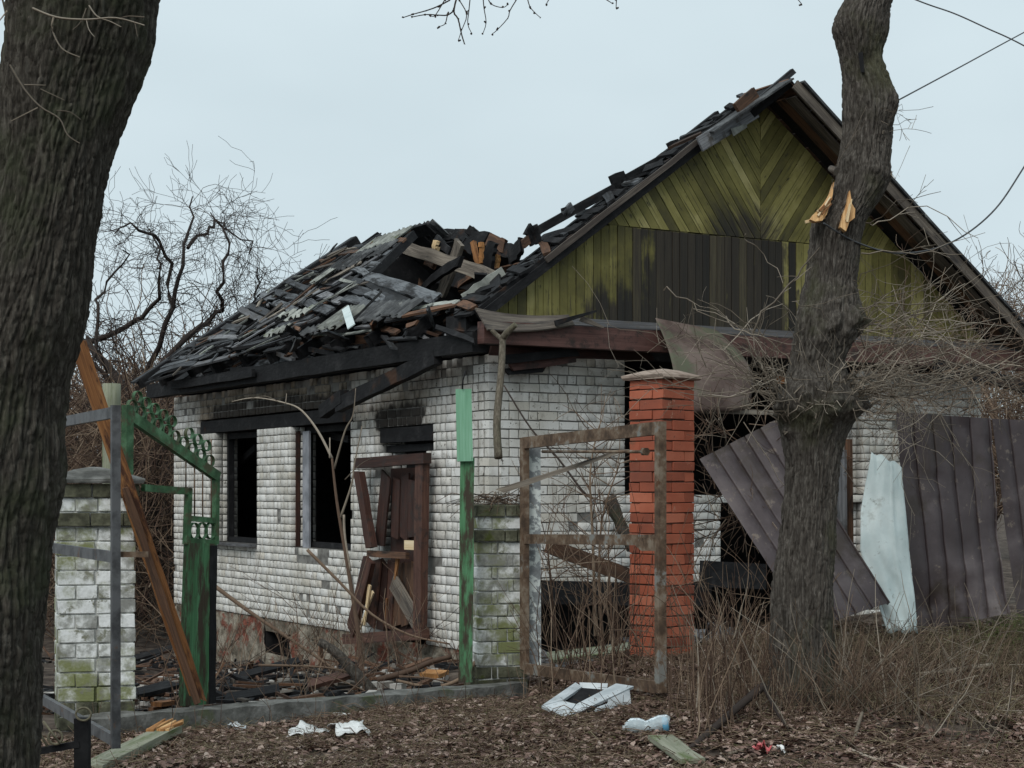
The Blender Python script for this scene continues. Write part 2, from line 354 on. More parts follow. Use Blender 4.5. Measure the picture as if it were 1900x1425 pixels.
plainc('pale_green', [(0.3, (0.12, 0.25, 0.18)), (0.7, (0.2, 0.37, 0.27))], 7, 0.6, 0.4, 0.3, 50, 0.004)
plainc('iron_shade_black', [(0.3, (0.008, 0.008, 0.009)), (0.7, (0.02, 0.02, 0.021))], 9, 0.8, 0.15, 0.3, 50, 0.003)  # black iron, also the shade of hollows put into colour
plainc('wire', [(0.3, (0.10, 0.09, 0.06)), (0.7, (0.2, 0.18, 0.12))], 20, 0.7)
plainc('cable', [(0.3, (0.045, 0.047, 0.05)), (0.7, (0.075, 0.077, 0.08))], 5, 0.7)
plainc('brown_sheet', [(0.3, (0.042, 0.03, 0.031)), (0.55, (0.062, 0.047, 0.049)), (0.75, (0.095, 0.076, 0.077))], 2.2, 0.45, 0.4, 0.12, 14, 0.01, [(9, 0.57, 0.67, (0.15, 0.12, 0.10)), (30, 0.64, 0.69, (0.02, 0.015, 0.014)), (1.6, .5, .64, (0.04, 0.028, 0.022))])
plainc('pale_sheet', [(0.3, (0.46, 0.54, 0.535)), (0.7, (0.60, 0.67, 0.66))], 3.0, 0.5, 0.5, 0.1, 20, 0.006, [(14, 0.6, 0.7, (0.3, 0.33, 0.31)), (3, 0.55, 0.68, (0.36, 0.4, 0.38))])
plainc('rust_sheet', [(0.3, (0.045, 0.028, 0.022)), (0.5, (0.08, 0.052, 0.043)), (0.7, (0.13, 0.095, 0.08))], 3, 0.7, 0.4, 0.4, 45, 0.004, [(1.0, 0.47, 0.58, (0.075, 0.08, 0.048))])
plainc('asbestos', [(0.3, (0.12, 0.125, 0.115)), (0.5, (0.22, 0.23, 0.21)), (0.72, (0.36, 0.375, 0.34))], 6, 0.95, 0.1, 0.6, 50, 0.006, [(7, 0.58, 0.68, (0.085, 0.10, 0.05)), (3, 0.6, 0.7, (0.05, 0.05, 0.048))], rv=0.2)
plainc('burnt_slate', [(0.3, (0.02, 0.021, 0.022)), (0.5, (0.05, 0.052, 0.054)), (0.72, (0.12, 0.125, 0.125))], 5, 0.8, 0.3, 0.6, 40, 0.006, [(9, 0.62, 0.7, (0.22, 0.225, 0.21))], rv=0.25)
plainc('plaster_grey', [(0.3, (0.17, 0.18, 0.2)), (0.7, (0.30, 0.31, 0.34))], 4, 0.9)
plainc('white_plastic', [(0.3, (0.38, 0.42, 0.44)), (0.7, (0.58, 0.62, 0.64))], 6, 0.5, 0.4, 0.3, 30, 0.004, [(12, 0.62, 0.7, (0.2, 0.19, 0.17))])
plainc('paper', [(0.3, (0.55, 0.56, 0.54)), (0.7, (0.74, 0.75, 0.74))], 12, 0.8, 0.2, 0.5, 40, 0.006, [(34, 0.6, 0.68, (0.2, 0.2, 0.2))])
plainc('red_foil', [(0.3, (0.5, 0.06, 0.07)), (0.7, (0.62, 0.2, 0.2))], 30, 0.4, 0.5)
plainc('blue_label', [(0.3, (0.10, 0.32, 0.5)), (0.7, (0.2, 0.45, 0.6))], 20, 0.4, 0.5)
plainc('rubble', [(0.25, (0.08, 0.07, 0.06)), (0.5, (0.22, 0.2, 0.175)), (0.75, (0.42, 0.4, 0.37))], 3, 0.9, 0.2, 0.7, 40, 0.008, rv=0.55)
def bottle_mat():
    k = NT('clear_plastic', 0.12, 0.5); k.col((0.72, 0.83, 0.87)); k.b.inputs['Transmission Weight'].default_value = 0.55
    k.b.inputs['IOR'].default_value = 1.25; k.bump(k.noise(k.pos(), 30, 3), 0.5, 0.01)
bottle_mat()
def gable_paint():
    k = NT('gable_paint', 0.75, 0.3); p = k.pos(); uv = k.uv(); r = k.rnd()
    s = k.math('SUBTRACT', k.dot(p, tuple(U)), C0.dot(U)); z = k.z()
    g = k.noise(k.map(uv, (1.6, 45, 1)), 1, 5, 0.6, 0.5)
    blot = k.noise(k.map(uv, (2.2, 12, 1)), 1, 5, 0.65)
    f = k.math('ADD', k.math('MULTIPLY', r, 0.35), k.math('MULTIPLY', k.noise(p, 2.0, 5, 0.6), 0.65))
    c = k.ramp(f, [(0.25, (0.05, 0.045, 0.018)), (0.42, (0.105, 0.094, 0.027)), (0.6, (0.19, 0.17, 0.055)), (0.8, (0.36, 0.32, 0.15))])
    c = k.mix(k.step(g, 0.54, 0.70), c, (0.06, 0.054, 0.02)); c = k.mix(k.step(k.noise(k.map(uv, (5, 18, 1)), 1, 5, 0.7), 0.58, 0.68), c, (0.03, 0.026, 0.014))
    wob = k.math('ADD', k.math('MULTIPLY', k.math('SUBTRACT', k.noise(p, 1.3, 5, 0.65), 0.5), 1.6),
                 k.math('MULTIPLY', k.math('SUBTRACT', r, 0.5), 0.5))
    sw = k.math('ADD', s, wob)
    low = k.math('MULTIPLY', k.math('MULTIPLY', k.step(sw, 1.25, 2.2), k.step(sw, 4.6, 4.1)), k.step(z, 4.66, 4.62))
    foot = k.math('MULTIPLY', k.math('MULTIPLY', k.step(sw, 0.5, 1.4), k.step(sw, 4.9, 4.3)), k.step(k.math('ADD', z, k.math('MULTIPLY', wob, 0.7)), 4.15, 3.6))
    mid = k.math('MULTIPLY', k.step(k.math('ABSOLUTE', k.math('SUBTRACT', s, 3.4)), 1.0, 0.15), k.math('MULTIPLY', k.step(z, 5.35, 4.75), k.step(z, 4.6, 4.66)))
    m = k.math('ADD', k.math('MAXIMUM', k.math('MAXIMUM', low, foot), k.math('MULTIPLY', mid, 0.75)), k.math('ADD', k.math('MULTIPLY', k.math('SUBTRACT', blot, 0.5), 1.3), k.math('MULTIPLY', k.math('SUBTRACT', g, 0.5), 1.0)))
    dark = k.ramp(k.math('ADD', k.math('MULTIPLY', g, 0.6), k.math('MULTIPLY', r, 0.4)), [(0.3, (0.014, 0.013, 0.011)), (0.55, (0.032, 0.026, 0.019)), (0.75, (0.07, 0.06, 0.035))])
    c = k.mix(k.step(m, 0.2, 0.85), c, dark)
    k.col(c); k.bump(g, 0.35, 0.005); k.bump(blot, 0.3, 0.004)
gable_paint()
def bark(name, a, b, c_, moss, mossz=None):
    k = NT(name, 0.9, 0.15); p = k.pos()
    f = k.noise(k.map(p, (55, 55, 7)), 1, 6, 0.7)
    c = k.ramp(f, [(0.3, a), (0.5, b), (0.72, c_)])
    mk = k.step(k.noise(p, 1.7, 5, 0.65), 0.5, 0.66)
    c = k.mix(k.math('MULTIPLY', mk, 0.7), c, moss)
    k.col(c); k.bump(k.noise(k.map(p, (75, 75, 14)), 1, 5, 0.7), 1.0, 0.016); k.bump(k.noise(p, 110, 4, 0.7), 0.7, 0.006)
bark('bark_dark', (0.018, 0.015, 0.013), (0.056, 0.049, 0.04), (0.15, 0.135, 0.113), (0.05, 0.057, 0.032))
bark('bark_grey', (0.024, 0.02, 0.017), (0.078, 0.068, 0.058), (0.19, 0.172, 0.15), (0.068, 0.069, 0.038))
def tintmat(name, stops, rough=0.8, spec=0.25, noisy=0.25, ns=20):
    k = NT(name, rough, spec); r = k.rnd()
    f = k.math('ADD', k.math('MULTIPLY', r, 1 - noisy), k.math('MULTIPLY', k.noise(k.pos(), ns, 3), noisy))
    k.col(k.ramp(f, stops)); return k
tintmat('twig_dark', [(0.2, (0.022, 0.016, 0.014)), (0.6, (0.045, 0.034, 0.029)), (0.9, (0.08, 0.062, 0.052))])
tintmat('twig_brown', [(0.15, (0.048, 0.028, 0.02)), (0.5, (0.125, 0.082, 0.057)), (0.8, (0.22, 0.158, 0.11)), (0.95, (0.34, 0.27, 0.2))])
tintmat('twig_pale', [(0.2, (0.10, 0.08, 0.06)), (0.6, (0.21, 0.175, 0.135)), (0.9, (0.36, 0.31, 0.25))])
tintmat('dry_grass', [(0.1, (0.06, 0.045, 0.028)), (0.5, (0.15, 0.118, 0.07)), (0.85, (0.28, 0.235, 0.15)), (1.0, (0.13, 0.15, 0.05))])
tintmat('green_grass', [(0.1, (0.05, 0.07, 0.02)), (0.6, (0.11, 0.14, 0.045)), (0.95, (0.2, 0.2, 0.09))])
tintmat('leaf', [(0.05, (0.045, 0.024, 0.019)), (0.25, (0.125, 0.072, 0.056)), (0.5, (0.22, 0.138, 0.11)), (0.78, (0.34, 0.245, 0.2)), (1.0, (0.6, 0.5, 0.42))], 0.6, 0.4)
plainc('soil', [(0.3, (0.028, 0.02, 0.016)), (0.5, (0.07, 0.053, 0.042)), (0.72, (0.14, 0.112, 0.09))], 4, 0.95, 0.15, 1.0, 18, 0.03)
bark('forked_bark', (0.06, 0.05, 0.038), (0.14, 0.12, 0.092), (0.26, 0.23, 0.18), (0.12, 0.115, 0.075))
# ------------------------------------------------------------------ ground
CP = np.array([(-6, 3, .1), (0, 3, 0), (6, 3, -.05), (-2.2, 7.5, .1), (0, 8, .02), (3, 8, -.05), (-3.4, 10, .04), (-2.2, 10.6, .08), (0, 10.3, .06), (3, 10.4, .03),
    (-2.9, 11.9, .05), (-1.4, 12.6, .05), (0, 13.5, .07), (0.2, 12, .13), (1.0, 11.85, .26), (1.9, 11.5, .27), (3.2, 11.6, .2), (1.2, 13.9, .37), (2.4, 13.4, .48), (3.6, 13.2, .33),
    (2.5, 14.4, .57), (4.5, 14.4, .58), (6.5, 14, .6), (-2.5, 13.6, -.04), (-1, 14.6, .0), (.3, 15.6, .1), (-.4, 17.5, -.12), (-1.0, 18.9, -.22), (-1.5, 19.8, -.38), (-2.4, 21.2, -.55), (-3.4, 22.9, -.7), (-4.4, 24.6, -.8), (-5.6, 27.2, -.95), (-2.2, 17.5, -.2), (-3.2, 19.5, -.5),
    (-4.2, 16, -.15), (-4.5, 20, -.45), (-9, 20, -.5), (-9, 28, -.9), (2.5, 17, .25), (5, 18.5, .45), (8, 19, .6), (2, 22, -.2), (6, 26, .1), (-4, 36, -.9), (8, 36, .2), (0, 50, -.4), (-20, 40, -.8), (20, 30, .5)])
def gz0(x, y):
    x = np.asarray(x, float); y = np.asarray(y, float); num = 0; den = 0
    for a, b, c in CP:
        ww = 1.0 / ((x - a) ** 2 + (y - b) ** 2 + 0.25) ** 1.6; num = num + ww * c; den = den + ww
    return num / den
def gz(x, y):
    x = np.asarray(x, float); y = np.asarray(y, float)
    return gz0(x, y) + (fbm(x * 1.3 + 50, y * 1.3 + 50, 4, 3) - 0.47) * 0.10 + (fbm(x * 7 + 90, y * 7 + 90, 2, 5) - 0.37) * 0.025
def gp(px, py, lift=0.0):
    """where the sight line through a photo pixel meets the ground"""
    Y = 6.0
    while Y < 60:
        p = P(px, py, Y)
        if p.z <= float(gz(p.x, p.y)) + lift: break
        Y += 0.02
    return p
def axis(lo, hi, a, b, fine, g=1.25):
    m = list(np.arange(a, b, fine)); st = fine; q = b; r = []
    while q < hi: r.append(q); st *= g; q += st
    r.append(hi); st = fine; q = a - fine; l = []
    while q > lo: l.append(q); st *= g; q -= st
    l.append(lo); return np.array(l[::-1] + m + r)
gx = axis(-400, 400, -4.5, 5.5, 0.04); gy = axis(-60, 800, 8.5, 16.5, 0.04)
X, Yg = np.meshgrid(gx, gy); Z = gz(X, Yg)
nx, ny = len(gx), len(gy); ii = (np.arange(ny - 1)[:, None] * nx + np.arange(nx - 1)[None, :])
fq = np.stack([ii, ii + 1, ii + nx + 1, ii + nx], -1).reshape(-1, 4)
g = mesh_np('ground', np.stack([X, Yg, Z], -1).reshape(-1, 3), fq, 'soil', None, None, True); g['kind'] = 'structure'

# ------------------------------------------------------------------ bricks
BT = {}
def brick_template(l, d, h, b=0.009, var=0):
    key = (round(l / 0.01), round(d / 0.01), round(h / 0.005), var)
    if key in BT: return BT[key]
    bm = bmesh.new(); bmesh.ops.create_cube(bm, size=1.0)
    for v in bm.verts: v.co = Vector((v.co.x * l, v.co.y * d, v.co.z * h))
    rr = random.Random(hash(key) & 0xffff)
    for v in bm.verts: v.co += Vector((rr.uniform(-1, 1), rr.uniform(-.3, .3), rr.uniform(-1, 1))) * 0.004
    bmesh.ops.bevel(bm, geom=list(bm.edges), offset=b, segments=1, affect='EDGES')
    bmesh.ops.triangulate(bm, faces=bm.faces); bm.verts.index_update()
    v = np.array([tuple(q.co) for q in bm.verts]); f = np.array([[q.index for q in fc.verts] for fc in bm.faces]); bm.free()
    BT[key] = (v, f, key); return BT[key]
BMESH = {}
def brick_mesh(key, mat):
    if (key, mat) not in BMESH:
        v, f, _ = BT[key]; me = bpy.data.meshes.new('brick'); me.from_pydata(v.tolist(), [], f.tolist())
        at = me.attributes.new('tint', 'FLOAT', 'FACE'); me.materials.append(M[mat]); BMESH[(key, mat)] = me
    return BMESH[(key, mat)]
def place_bricks(bricks, parent, mat, n_single, stuff_name='brick_mass'):
    """bricks: (centre, ax, ay, l, d, h, rank); the n_single lowest ranks become objects of their own"""
    bricks = sorted(bricks, key=lambda b: b[6]); o0 = org(parent); Vs, Fs, Ts = [], [], []; base = 0
    for i, (c, ax, ay, l, d, h, rk) in enumerate(bricks):
        v, f, key = brick_template(l, d, h, .0035, random.randrange(3))
        jit = Euler((random.gauss(0, .004), random.gauss(0, .007), random.gauss(0, .003))).to_matrix()
        az = Vector((0, 0, 1)); m = Matrix((ax, ay, az)).transposed() @ jit
        if i < n_single:
            o = bpy.data.objects.new('brick', brick_mesh(key, mat)); COL.objects.link(o); o.parent = parent
            o.matrix_local = Matrix.Translation(c - o0) @ m.to_4x4()
        else:
            Vs.append(v @ np.array(m).T + np.array(c)); Fs.append(f + base); Ts.append(np.full(len(f), random.random())); base += len(v)
    if Vs:
        o = mesh_np(stuff_name, np.concatenate(Vs), np.concatenate(Fs), mat, parent, np.concatenate(Ts)); o['kind'] = 'stuff'

Z0, CH, NC = -0.03, 0.10, 32          # first course, course height, courses
def subtract(iv, a, b):
    r = []
    for (p, q) in iv:
        if b <= p or a >= q: r.append((p, q)); continue
        if a > p: r.append((p, a))
        if b < q: r.append((b, q))
    return r
def wall(name, house, a0, a1, holes, point, ax, ay, mat, rank, vj, hp, top_jag=None, missing=None, thick=0.38):
    """brickwork in front of a recessed mortar core; holes = (a0,a1,z0,z1)"""
    mb = MB(); ivs = []
    for c in range(NC):
        z = Z0 + CH * (c + 0.5); iv = [(a0, a1)]
        for (h0, h1, z0, z1) in holes:
            if z0 < z < z1: iv = subtract(iv, h0, h1)
        ivs.append(iv)
    c = 0
    while c < NC:                                        # mortar core, grouped where courses agree
        e = c
        while e + 1 < NC and ivs[e + 1] == ivs[c]: e += 1
        for (p, q) in ivs[c]:
            zc = Z0 + CH * (c + e + 1) / 2; zh = CH * (e - c + 1)
            hgt = zh - 0.004 if e < NC - 1 else zh - 0.02
            mb.box(point((p + q) / 2, 0.003 + thick / 2, zc), ax, ay, (0, 0, 1), q - p - 0.05, thick - .02, hgt)
        c = e + 1
    core = mb.build(name, 'mortar', house); bricks = []
    for c in range(NC):
        z = Z0 + CH * (c + 0.5)
        for (p, q) in ivs[c]:
            x = p; k = 0
            if c % 2 == 0: first = 0.25 if c % 4 == 0 else 0.12
            else: first = 0.12
            while x < q - 0.03:
                hd = random.random() < hp[c % 2]
                l = first if k == 0 else (0.12 if hd else 0.25)
                if x + l > q - 0.05: l = q - x
                l = min(l, q - x)
                jit = -abs(random.gauss(0, 0.0012)); skip = False
                if missing and missing(x + l / 2, z): skip = True
                if top_jag and c >= NC - 2 and random.random() < top_jag * (0.35 if c == NC - 2 else 1): skip = True
                if random.random() < 0.012: jit += 0.03
                if not skip:
                    cc = point(x + l / 2, 0.06 + jit, z)
                    bricks.append((cc, ax, ay, l - vj, 0.12, CH - 0.010 - abs(random.gauss(0, .0025)), rank(cc)))
                x += l; k += 1
        for (h0, h1, z0, z1) in holes:                   # bricks in the reveals
            if z0 < z < z1:
                for side, xx in ((1, h1), (-1, h0)):
                    if not any(abs(xx - (p if side > 0 else q)) < 1e-4 for p, q in ivs[c]): continue
                    for dd in (0.25, 0.36):
                        ln = 0.115 if c % 2 else 0.055
                        cc = point(xx + side * (ln / 2 - 0.004), dd - 0.06 + random.gauss(0, .004), z + random.gauss(0, .002))
                        bricks.append((cc, ax, ay, ln, 0.10, CH - 0.014, 9e9))
    return core, bricks

# ------------------------------------------------------------------ the burnt house
house = thing('brick_house', 'burnt white brick house with collapsed roof and yellow green boarded gable', 'house', H(3.6, 5, 0))
up = Vector((0, 0, 1))
tW = [tpx(476), tpx(398)]; tW2 = [tpx(650), tpx(540)]; tD = [tpx(790), tpx(712)]
holesL = [(tW[0], tW[1], 0.97, 2.57), (tW2[0], tW2[1], 0.97, 2.57), (tpx(655), tpx(370), 2.57, 2.77),
          (tD[0], tD[1], -1, 2.17), (tpx(803), tpx(702), 2.17, 2.47)]
coreL, bL = wall('side_wall', house, 0.0, 9.95, holesL, lambda a, d, z: H(d, a, z), V, -U, 'side_brick',
                 lambda c: c.y + (0 if c.z > 0.3 else 3), 0.030, (.45, .85), 0.28,
                 lambda a, z: (abs(a - 1.35) < 0.06 and 0.82 < z < 1.0) or (a < 1.3 and z < 0.12 and random.random() < .3)
                 or (z < 1.0 and z > 0.75 and tW2[0] < a < tW2[1] and random.random() < .3) or (.1 < z < .95 and 3.0 < a < 4.8 and random.random() < .07) or random.random() < .008)
sA = spx(1160); sB = spx(1338); sC = spx(1600)
holesF = [(spx(1002), sB, -1, .68), (sA, sC, 1.62, 3.30), (sB, sC, -1, 1.62), (sA, sC, 2.95, 3.4)]
coreF, bF = wall('front_wall', house, 0.125, 7.2, holesF, lambda a, d, z: H(a, d, z), U, V, 'front_brick',
                 lambda c: c.y, 0.013, (.1, .72), 0.15, lambda a, z: False)
# the largest 300 bricks in view are single bricks, shared by the two walls
allb = sorted([b[6] for b in bL + bF]); lim = allb[299]
place_bricks(bL, coreL, 'side_brick', sum(b[6] <= lim for b in bL)); place_bricks(bF, coreF, 'front_brick', sum(b[6] <= lim for b in bF))
# hidden sides and the black rooms
def part_boxes(name, mat, parent, boxes):
    mb = MB()
    for (s0, s1, t0, t1, z0, z1) in boxes:
        mb.box(H((s0 + s1) / 2, (t0 + t1) / 2, (z0 + z1) / 2), U, V, up, s1 - s0, t1 - t0, z1 - z0)
    return mb.build(name, mat, parent)
part_boxes('back_wall', 'front_brick', house, [(0.4, 7.2, 9.57, 9.92, Z0, 3.16)])
part_boxes('far_side_wall', 'front_brick', house, [(6.82, 7.195, 0.39, 9.56, Z0, 3.16)])
part_boxes('room_lining', 'soot_shade_black', house, [(0.40, 6.8, 9.5, 9.56, -0.1, 3.2), (6.74, 6.815, 0.4, 9.49, -0.1, 3.2), (0.4, 6.73, 3.1, 3.2, -0.1, 3.15), (0.42, 6.7, 0.42, 9.48, -0.16, -0.06), (3.2, 3.3, 3.3, 9.4, -0.05, 3.14)])
mb = MB(); a = 0.45
while a < 9.45:
    mb.board(H(0.42, a, 3.27), H(6.8, a, 3.27), 0.2, 0.03, up, nseg=3, char=0.1); a += 0.212
o = mb.build('attic_floor', 'charred_wood', house)
# foundation: rough render over red brick
def rough_sheet(name, mat, parent, fn, nu, nv, amp, fr, nrm):
    uu, vv = np.meshgrid(np.linspace(0, 1, nu), np.linspace(0, 1, nv)); pts = np.array([[tuple(fn(a, b)) for a, b in zip(r0, r1)] for r0, r1 in zip(uu, vv)])
    dsp = (fbm(uu * fr[0] + 7, vv * fr[1] + 3, 4, 9) - 0.47) * amp
    pts = pts + dsp[..., None] * np.array(nrm)
    i = (np.arange(nv - 1)[:, None] * nu + np.arange(nu - 1)[None, :]); f = np.stack([i, i + 1, i + nu + 1, i + nu], -1).reshape(-1, 4)
    return mesh_np(name, pts.reshape(-1, 3), f, mat, parent, None, True)
vt0, vt1 = tpx(536), tpx(490)
fnd = rough_sheet('foundation', 'foundation', house, lambda a, b: H(0.02, a * (vt0 - 0.02) + 0.02, -0.035 - 1.2 * b), 160, 40, 0.09, (30, 8), -U)
rough_sheet('foundation_wall', 'foundation', house, lambda a, b: H(0.02, vt1 + a * (9.95 - vt1), -0.035 - 1.2 * b), 120, 40, 0.09, (20, 8), -U)
rough_sheet('foundation_wall', 'foundation', house, lambda a, b: H(0.02, vt0 + a * (vt1 - vt0), -0.035 - 0.17 * b), 20, 8, 0.04, (4, 2), -U)
rough_sheet('foundation_wall', 'foundation', house, lambda a, b: H(0.02, vt0 + a * (vt1 - vt0), -0.50 - 0.7 * b), 20, 20, 0.06, (4, 4), -U)
rough_sheet('foundation_wall', 'foundation', house, lambda a, b: H(a * 7.2, 0.03, -0.035 - 1.2 * b), 120, 40, 0.08, (20, 8), -V)
part_boxes('basement_vent', 'soot_shade_black', house, [(0.3, 0.36, vt0 - 0.05, vt1 + 0.05, -0.56, -0.15), (0.03, 0.3, vt0 - 0.06, vt0 - 0.012, -0.56, -0.15), (0.03, 0.3, vt1 + 0.012, vt1 + 0.06, -0.56, -0.15), (0.03, 0.3, vt0 - 0.01, vt1 + 0.01, -0.19, -0.15)])  # black faces put the shade of the vent hole into colour
# window and door lintels
def one_board(name, mat, parent, p0, p1, w, t, n, **k):
    m = MB(); m.board(p0, p1, w, t, n, **k); return m.build(name, mat, parent)
one_board('window_lintel', 'charred_wood', house, H(0.09, tpx(654), 2.665), H(0.09, tpx(371), 2.665), 0.185, 0.16, -U, nseg=8, char=0.04)
one_board('window_lintel', 'charred_wood', house, H(0.28, tpx(654), 2.665), H(0.28, tpx(371), 2.665), 0.18, 0.16, -U, nseg=8, char=0.04)
one_board('door_lintel', 'charred_wood', house, H(0.10, tpx(802.5), 2.37), H(0.10, tpx(703), 2.37), 0.18, 0.17, -U, nseg=5, char=0.04)
one_board('door_lintel', 'charred_wood', house, H(0.16, tpx(802.5), 2.215), H(0.16, tpx(703), 2.215), 0.085, 0.12, -U, nseg=5, char=0.05)
# charred window frames
def win(t0, t1, z0, z1, name, mats):
    f = MB(); w_ = 0.07; d = 0.22
    f.board(H(d, t0 + w_ / 2, z0), H(d, t0 + w_ / 2, z1), w_, 0.09, -U, nseg=5, char=0.08)
    f.board(H(d, t1 - w_ / 2 - .05, z0), H(d, t1 - w_ / 2 - .05, z1), w_, 0.09, -U, nseg=5, char=0.08)
    f.board(H(d, t0 + w_, z0 + 0.04), H(d, t1 - w_, z0 + 0.04), 0.08, 0.09, -U, nseg=4, char=0.08)
    f.board(H(d, t0 + w_, z1 - 0.05), H(d, t1 - w_, z1 - 0.05), 0.09, 0.09, -U, nseg=4, char=0.08)
    return f.build(name, mats, house)
win(tW[0], tW[1], 0.97, 2.57, 'window_frame', 'charred_wood'); win(tW2[0], tW2[1], 0.97, 2.57, 'window_frame', 'charred_wood')
one_board('window_post', 'red_paint', house, LS(548, 1016, 0.1), LS(548, 800, 0.1), 0.2, 0.06, -U, nseg=4, char=0.05)
one_board('interior_partition', 'plaster_grey', house, LS(569, 1016, .13), LS(569, 800, .13), 0.2, 0.03, -U)
m = MB(); m.prism([LS(404, 806, .3), LS(424, 806, .3), LS(424, 880, .3), LS(411, 892, .3)], [LS(404, 806, .33), LS(424, 806, .33), LS(424, 880, .33), LS(411, 892, .33)]); m.build('torn_wallboard', 'plaster_grey', house)
one_board('burnt_reveal', 'charred_wood', house, LS(535, 1016, .04), LS(535, 800, .04), .12, .03, -U, nseg=5, char=.1)
one_board('fallen_brace', 'charred_wood', house, LS(412, 890, 0.5), LS(476, 830, 0.5), 0.1, 0.06, -U)
one_board('window_sill', 'grey_wood', house, H(-0.03, tW[0] - 0.02, 0.955), H(-0.03, tW[1] + 0.02, 0.955), 0.18, 0.035, up, tint=.2)
one_board('window_transom', 'grey_wood', house, LS(545, 797, 0.6), LS(648, 815, 0.6), 0.09, 0.05, -U)
# door: smashed red frame and planks leaning out of the wall
door = MB()
dr = bpy.data.objects.new('door', None); COL.objects.link(dr); dr.parent = house; ORG[dr.name] = org(house)
def dboard(name, a, b, w, s=-0.12, mat='red_paint', t=0.05, **k):
    return one_board(name, mat, dr, LS(*a, s), LS(*b, s), w, t, -U, **k)
dboard('door_frame', (664, 860), (793, 850), 0.13, -0.16, t=0.1, nseg=4, char=0.05)
dboard('door_frame', (784, 846), (779, 1184), 0.19, -0.14, t=0.09, nseg=5, char=0.04)
dboard('door_frame', (665, 868), (690, 1020), 0.17, -0.2, t=0.08, nseg=5, char=0.1, ragged=.15)
dboard('door_frame', (688, 1030), (651, 1178), 0.24, -0.24, t=0.06, nseg=5, char=0.08, ragged=.1)
dboard('door_frame', (642, 1186), (790, 1176), 0.13, -0.2, t=0.1, nseg=4, char=0.05)
for (x0, y0, x1, y1, w_, s_) in [(718, 874, 703, 1025, .26, -.10), (738, 876, 733, 1010, .2, -.05), (753, 876, 750, 1012, .2, -.04), (767, 874, 765, 1008, .2, -.05),
                               (700, 1030, 686, 1172, .26, -.1), (716, 1032, 706, 1172, .2, -.06), (728, 1030, 720, 1172, .2, -.05)]:
    dboard('door_plank', (x0, y0), (x1, y1), w_, s_, t=0.025, nseg=4, char=0.05, ragged=.12)
for (x0, y0, x1, y1, w_, s_) in [(741, 1038, 738, 1168, .24, -.03), (756, 1036, 753, 1168, .22, -.03), (770, 1040, 768, 1168, .18, -.03)]:
    dboard('door_plank', (x0, y0), (x1, y1), w_, s_, 'brown_wood', t=0.025, nseg=4, char=0.05, ragged=.12)
dboard('door_crossbar', (684, 1027), (756, 1031), 0.075, -0.17, 'brown_wood')
dboard('door_brace', (729, 1078), (772, 1152), 0.22, -0.10, 'tan_wood', t=0.03)
dboard('door_splinter', (738, 1036), (733, 1075), 0.08, -0.11, 'orange_wood', t=0.02, w1=.03)
dboard('door_splinter', (692, 1098), (668, 1168), 0.05, -0.2, 'pale_splinter', t=0.02, w1=.01)
dboard('door_splinter', (686, 1085), (676, 1160), 0.07, -0.23, 'pale_splinter', t=0.02, w1=.02)
dboard('door_splinter', (718, 1110), (715, 1160), 0.04, -0.12, 'orange_wood', t=0.02, w1=.01)
dboard('splintered_lock', (752, 1011), (774, 1012), 0.105, -0.17, 'pale_splinter', t=0.03)
part_boxes('door_backing', 'soot_shade_black', dr, [(0.3, 0.34, tD[0], tD[1], 0, 2.17)])
part_boxes('door_leaf', 'red_paint', dr, [(0.02, 0.05, tpx(786), tpx(722), 0.02, 1.98)])
# eaves: burnt plate beam on the side, red beam under the gable
one_board('eaves_beam', 'charred_wood', house, H(-0.3, -0.32, 3.26), H(-0.3, 10.1, 3.26), 0.22, 0.17, -U, nseg=26, char=0.05)
one_board('front_beam', 'red_beam', house, H(-0.34, -0.42, 3.345), H(8.6, -0.42, 3.345), 0.23, 0.14, -V, nseg=4)
for i, t in enumerate(np.arange(0.25, 10, 0.85)):
    one_board('ceiling_joist', 'charred_wood', house, H(-0.18, t, 3.25), H(7.3, t, 3.25 + random.gauss(0, .02)), 0.12, 0.15, V, nseg=6, char=0.06)
LSb = lambda a, b, s, w, mat, **k: one_board('burnt_timber', mat, house, LS(*a, s), LS(*b, s), w, 0.05, -U, nseg=5, char=0.12, **k)
one_board('fallen_rafter', 'charred_wood', house, LS(600, 765, -0.28), LS(640, 735, -0.30), 0.17, 0.12, -U, nseg=3, char=.06)
one_board('fallen_rafter', 'charred_wood', house, LS(628, 752, -0.30), LS(812, 662, -0.34), 0.18, 0.10, -U, nseg=8, char=.06)
for q in [((452, 662), (530, 668), -.1, .10, 'brown_wood'), ((560, 640), (640, 646), .0, .09, 'brown_wood'), ((640, 632), (735, 626), -.05, .12, 'brown_wood'), ((430, 690), (540, 684), -.34, .12, 'charred_wood'),
          ((470, 676), (545, 664), -.2, .08, 'slate_wood'), ((540, 655), (590, 670), -.2, .07, 'slate_wood'), ((500, 650), (545, 668), -.25, .06, 'grey_wood'), ((575, 648), (640, 660), -.3, .06, 'charred_wood'),
          ((600, 668), (700, 640), -.1, .10, 'charred_wood'), ((320, 716), (470, 692), -.45, .12, 'charred_wood'), ((700, 615), (870, 596), .3, .35, 'charred_wood'), ((640, 640), (880, 600), .5, .4, 'charred_wood'), ((380, 690), (640, 640), .6, .3, 'charred_wood')]:
    LSb(*q)
for q in [((935, 676), (1072, 660), -.22, .17), ((925, 668), (1080, 652), -.3, .1), ((905, 650), (1215, 660), -.1, .12), ((930, 690), (1015, 684), -.18, .08)]:
    one_board('hanging_board', 'red_beam' if q[3] > .11 else 'charred_wood', house, FT(*q[0], q[2]), FT(*q[1], q[2]), q[3], 0.04, -V, nseg=4, char=.1, ragged=.1)
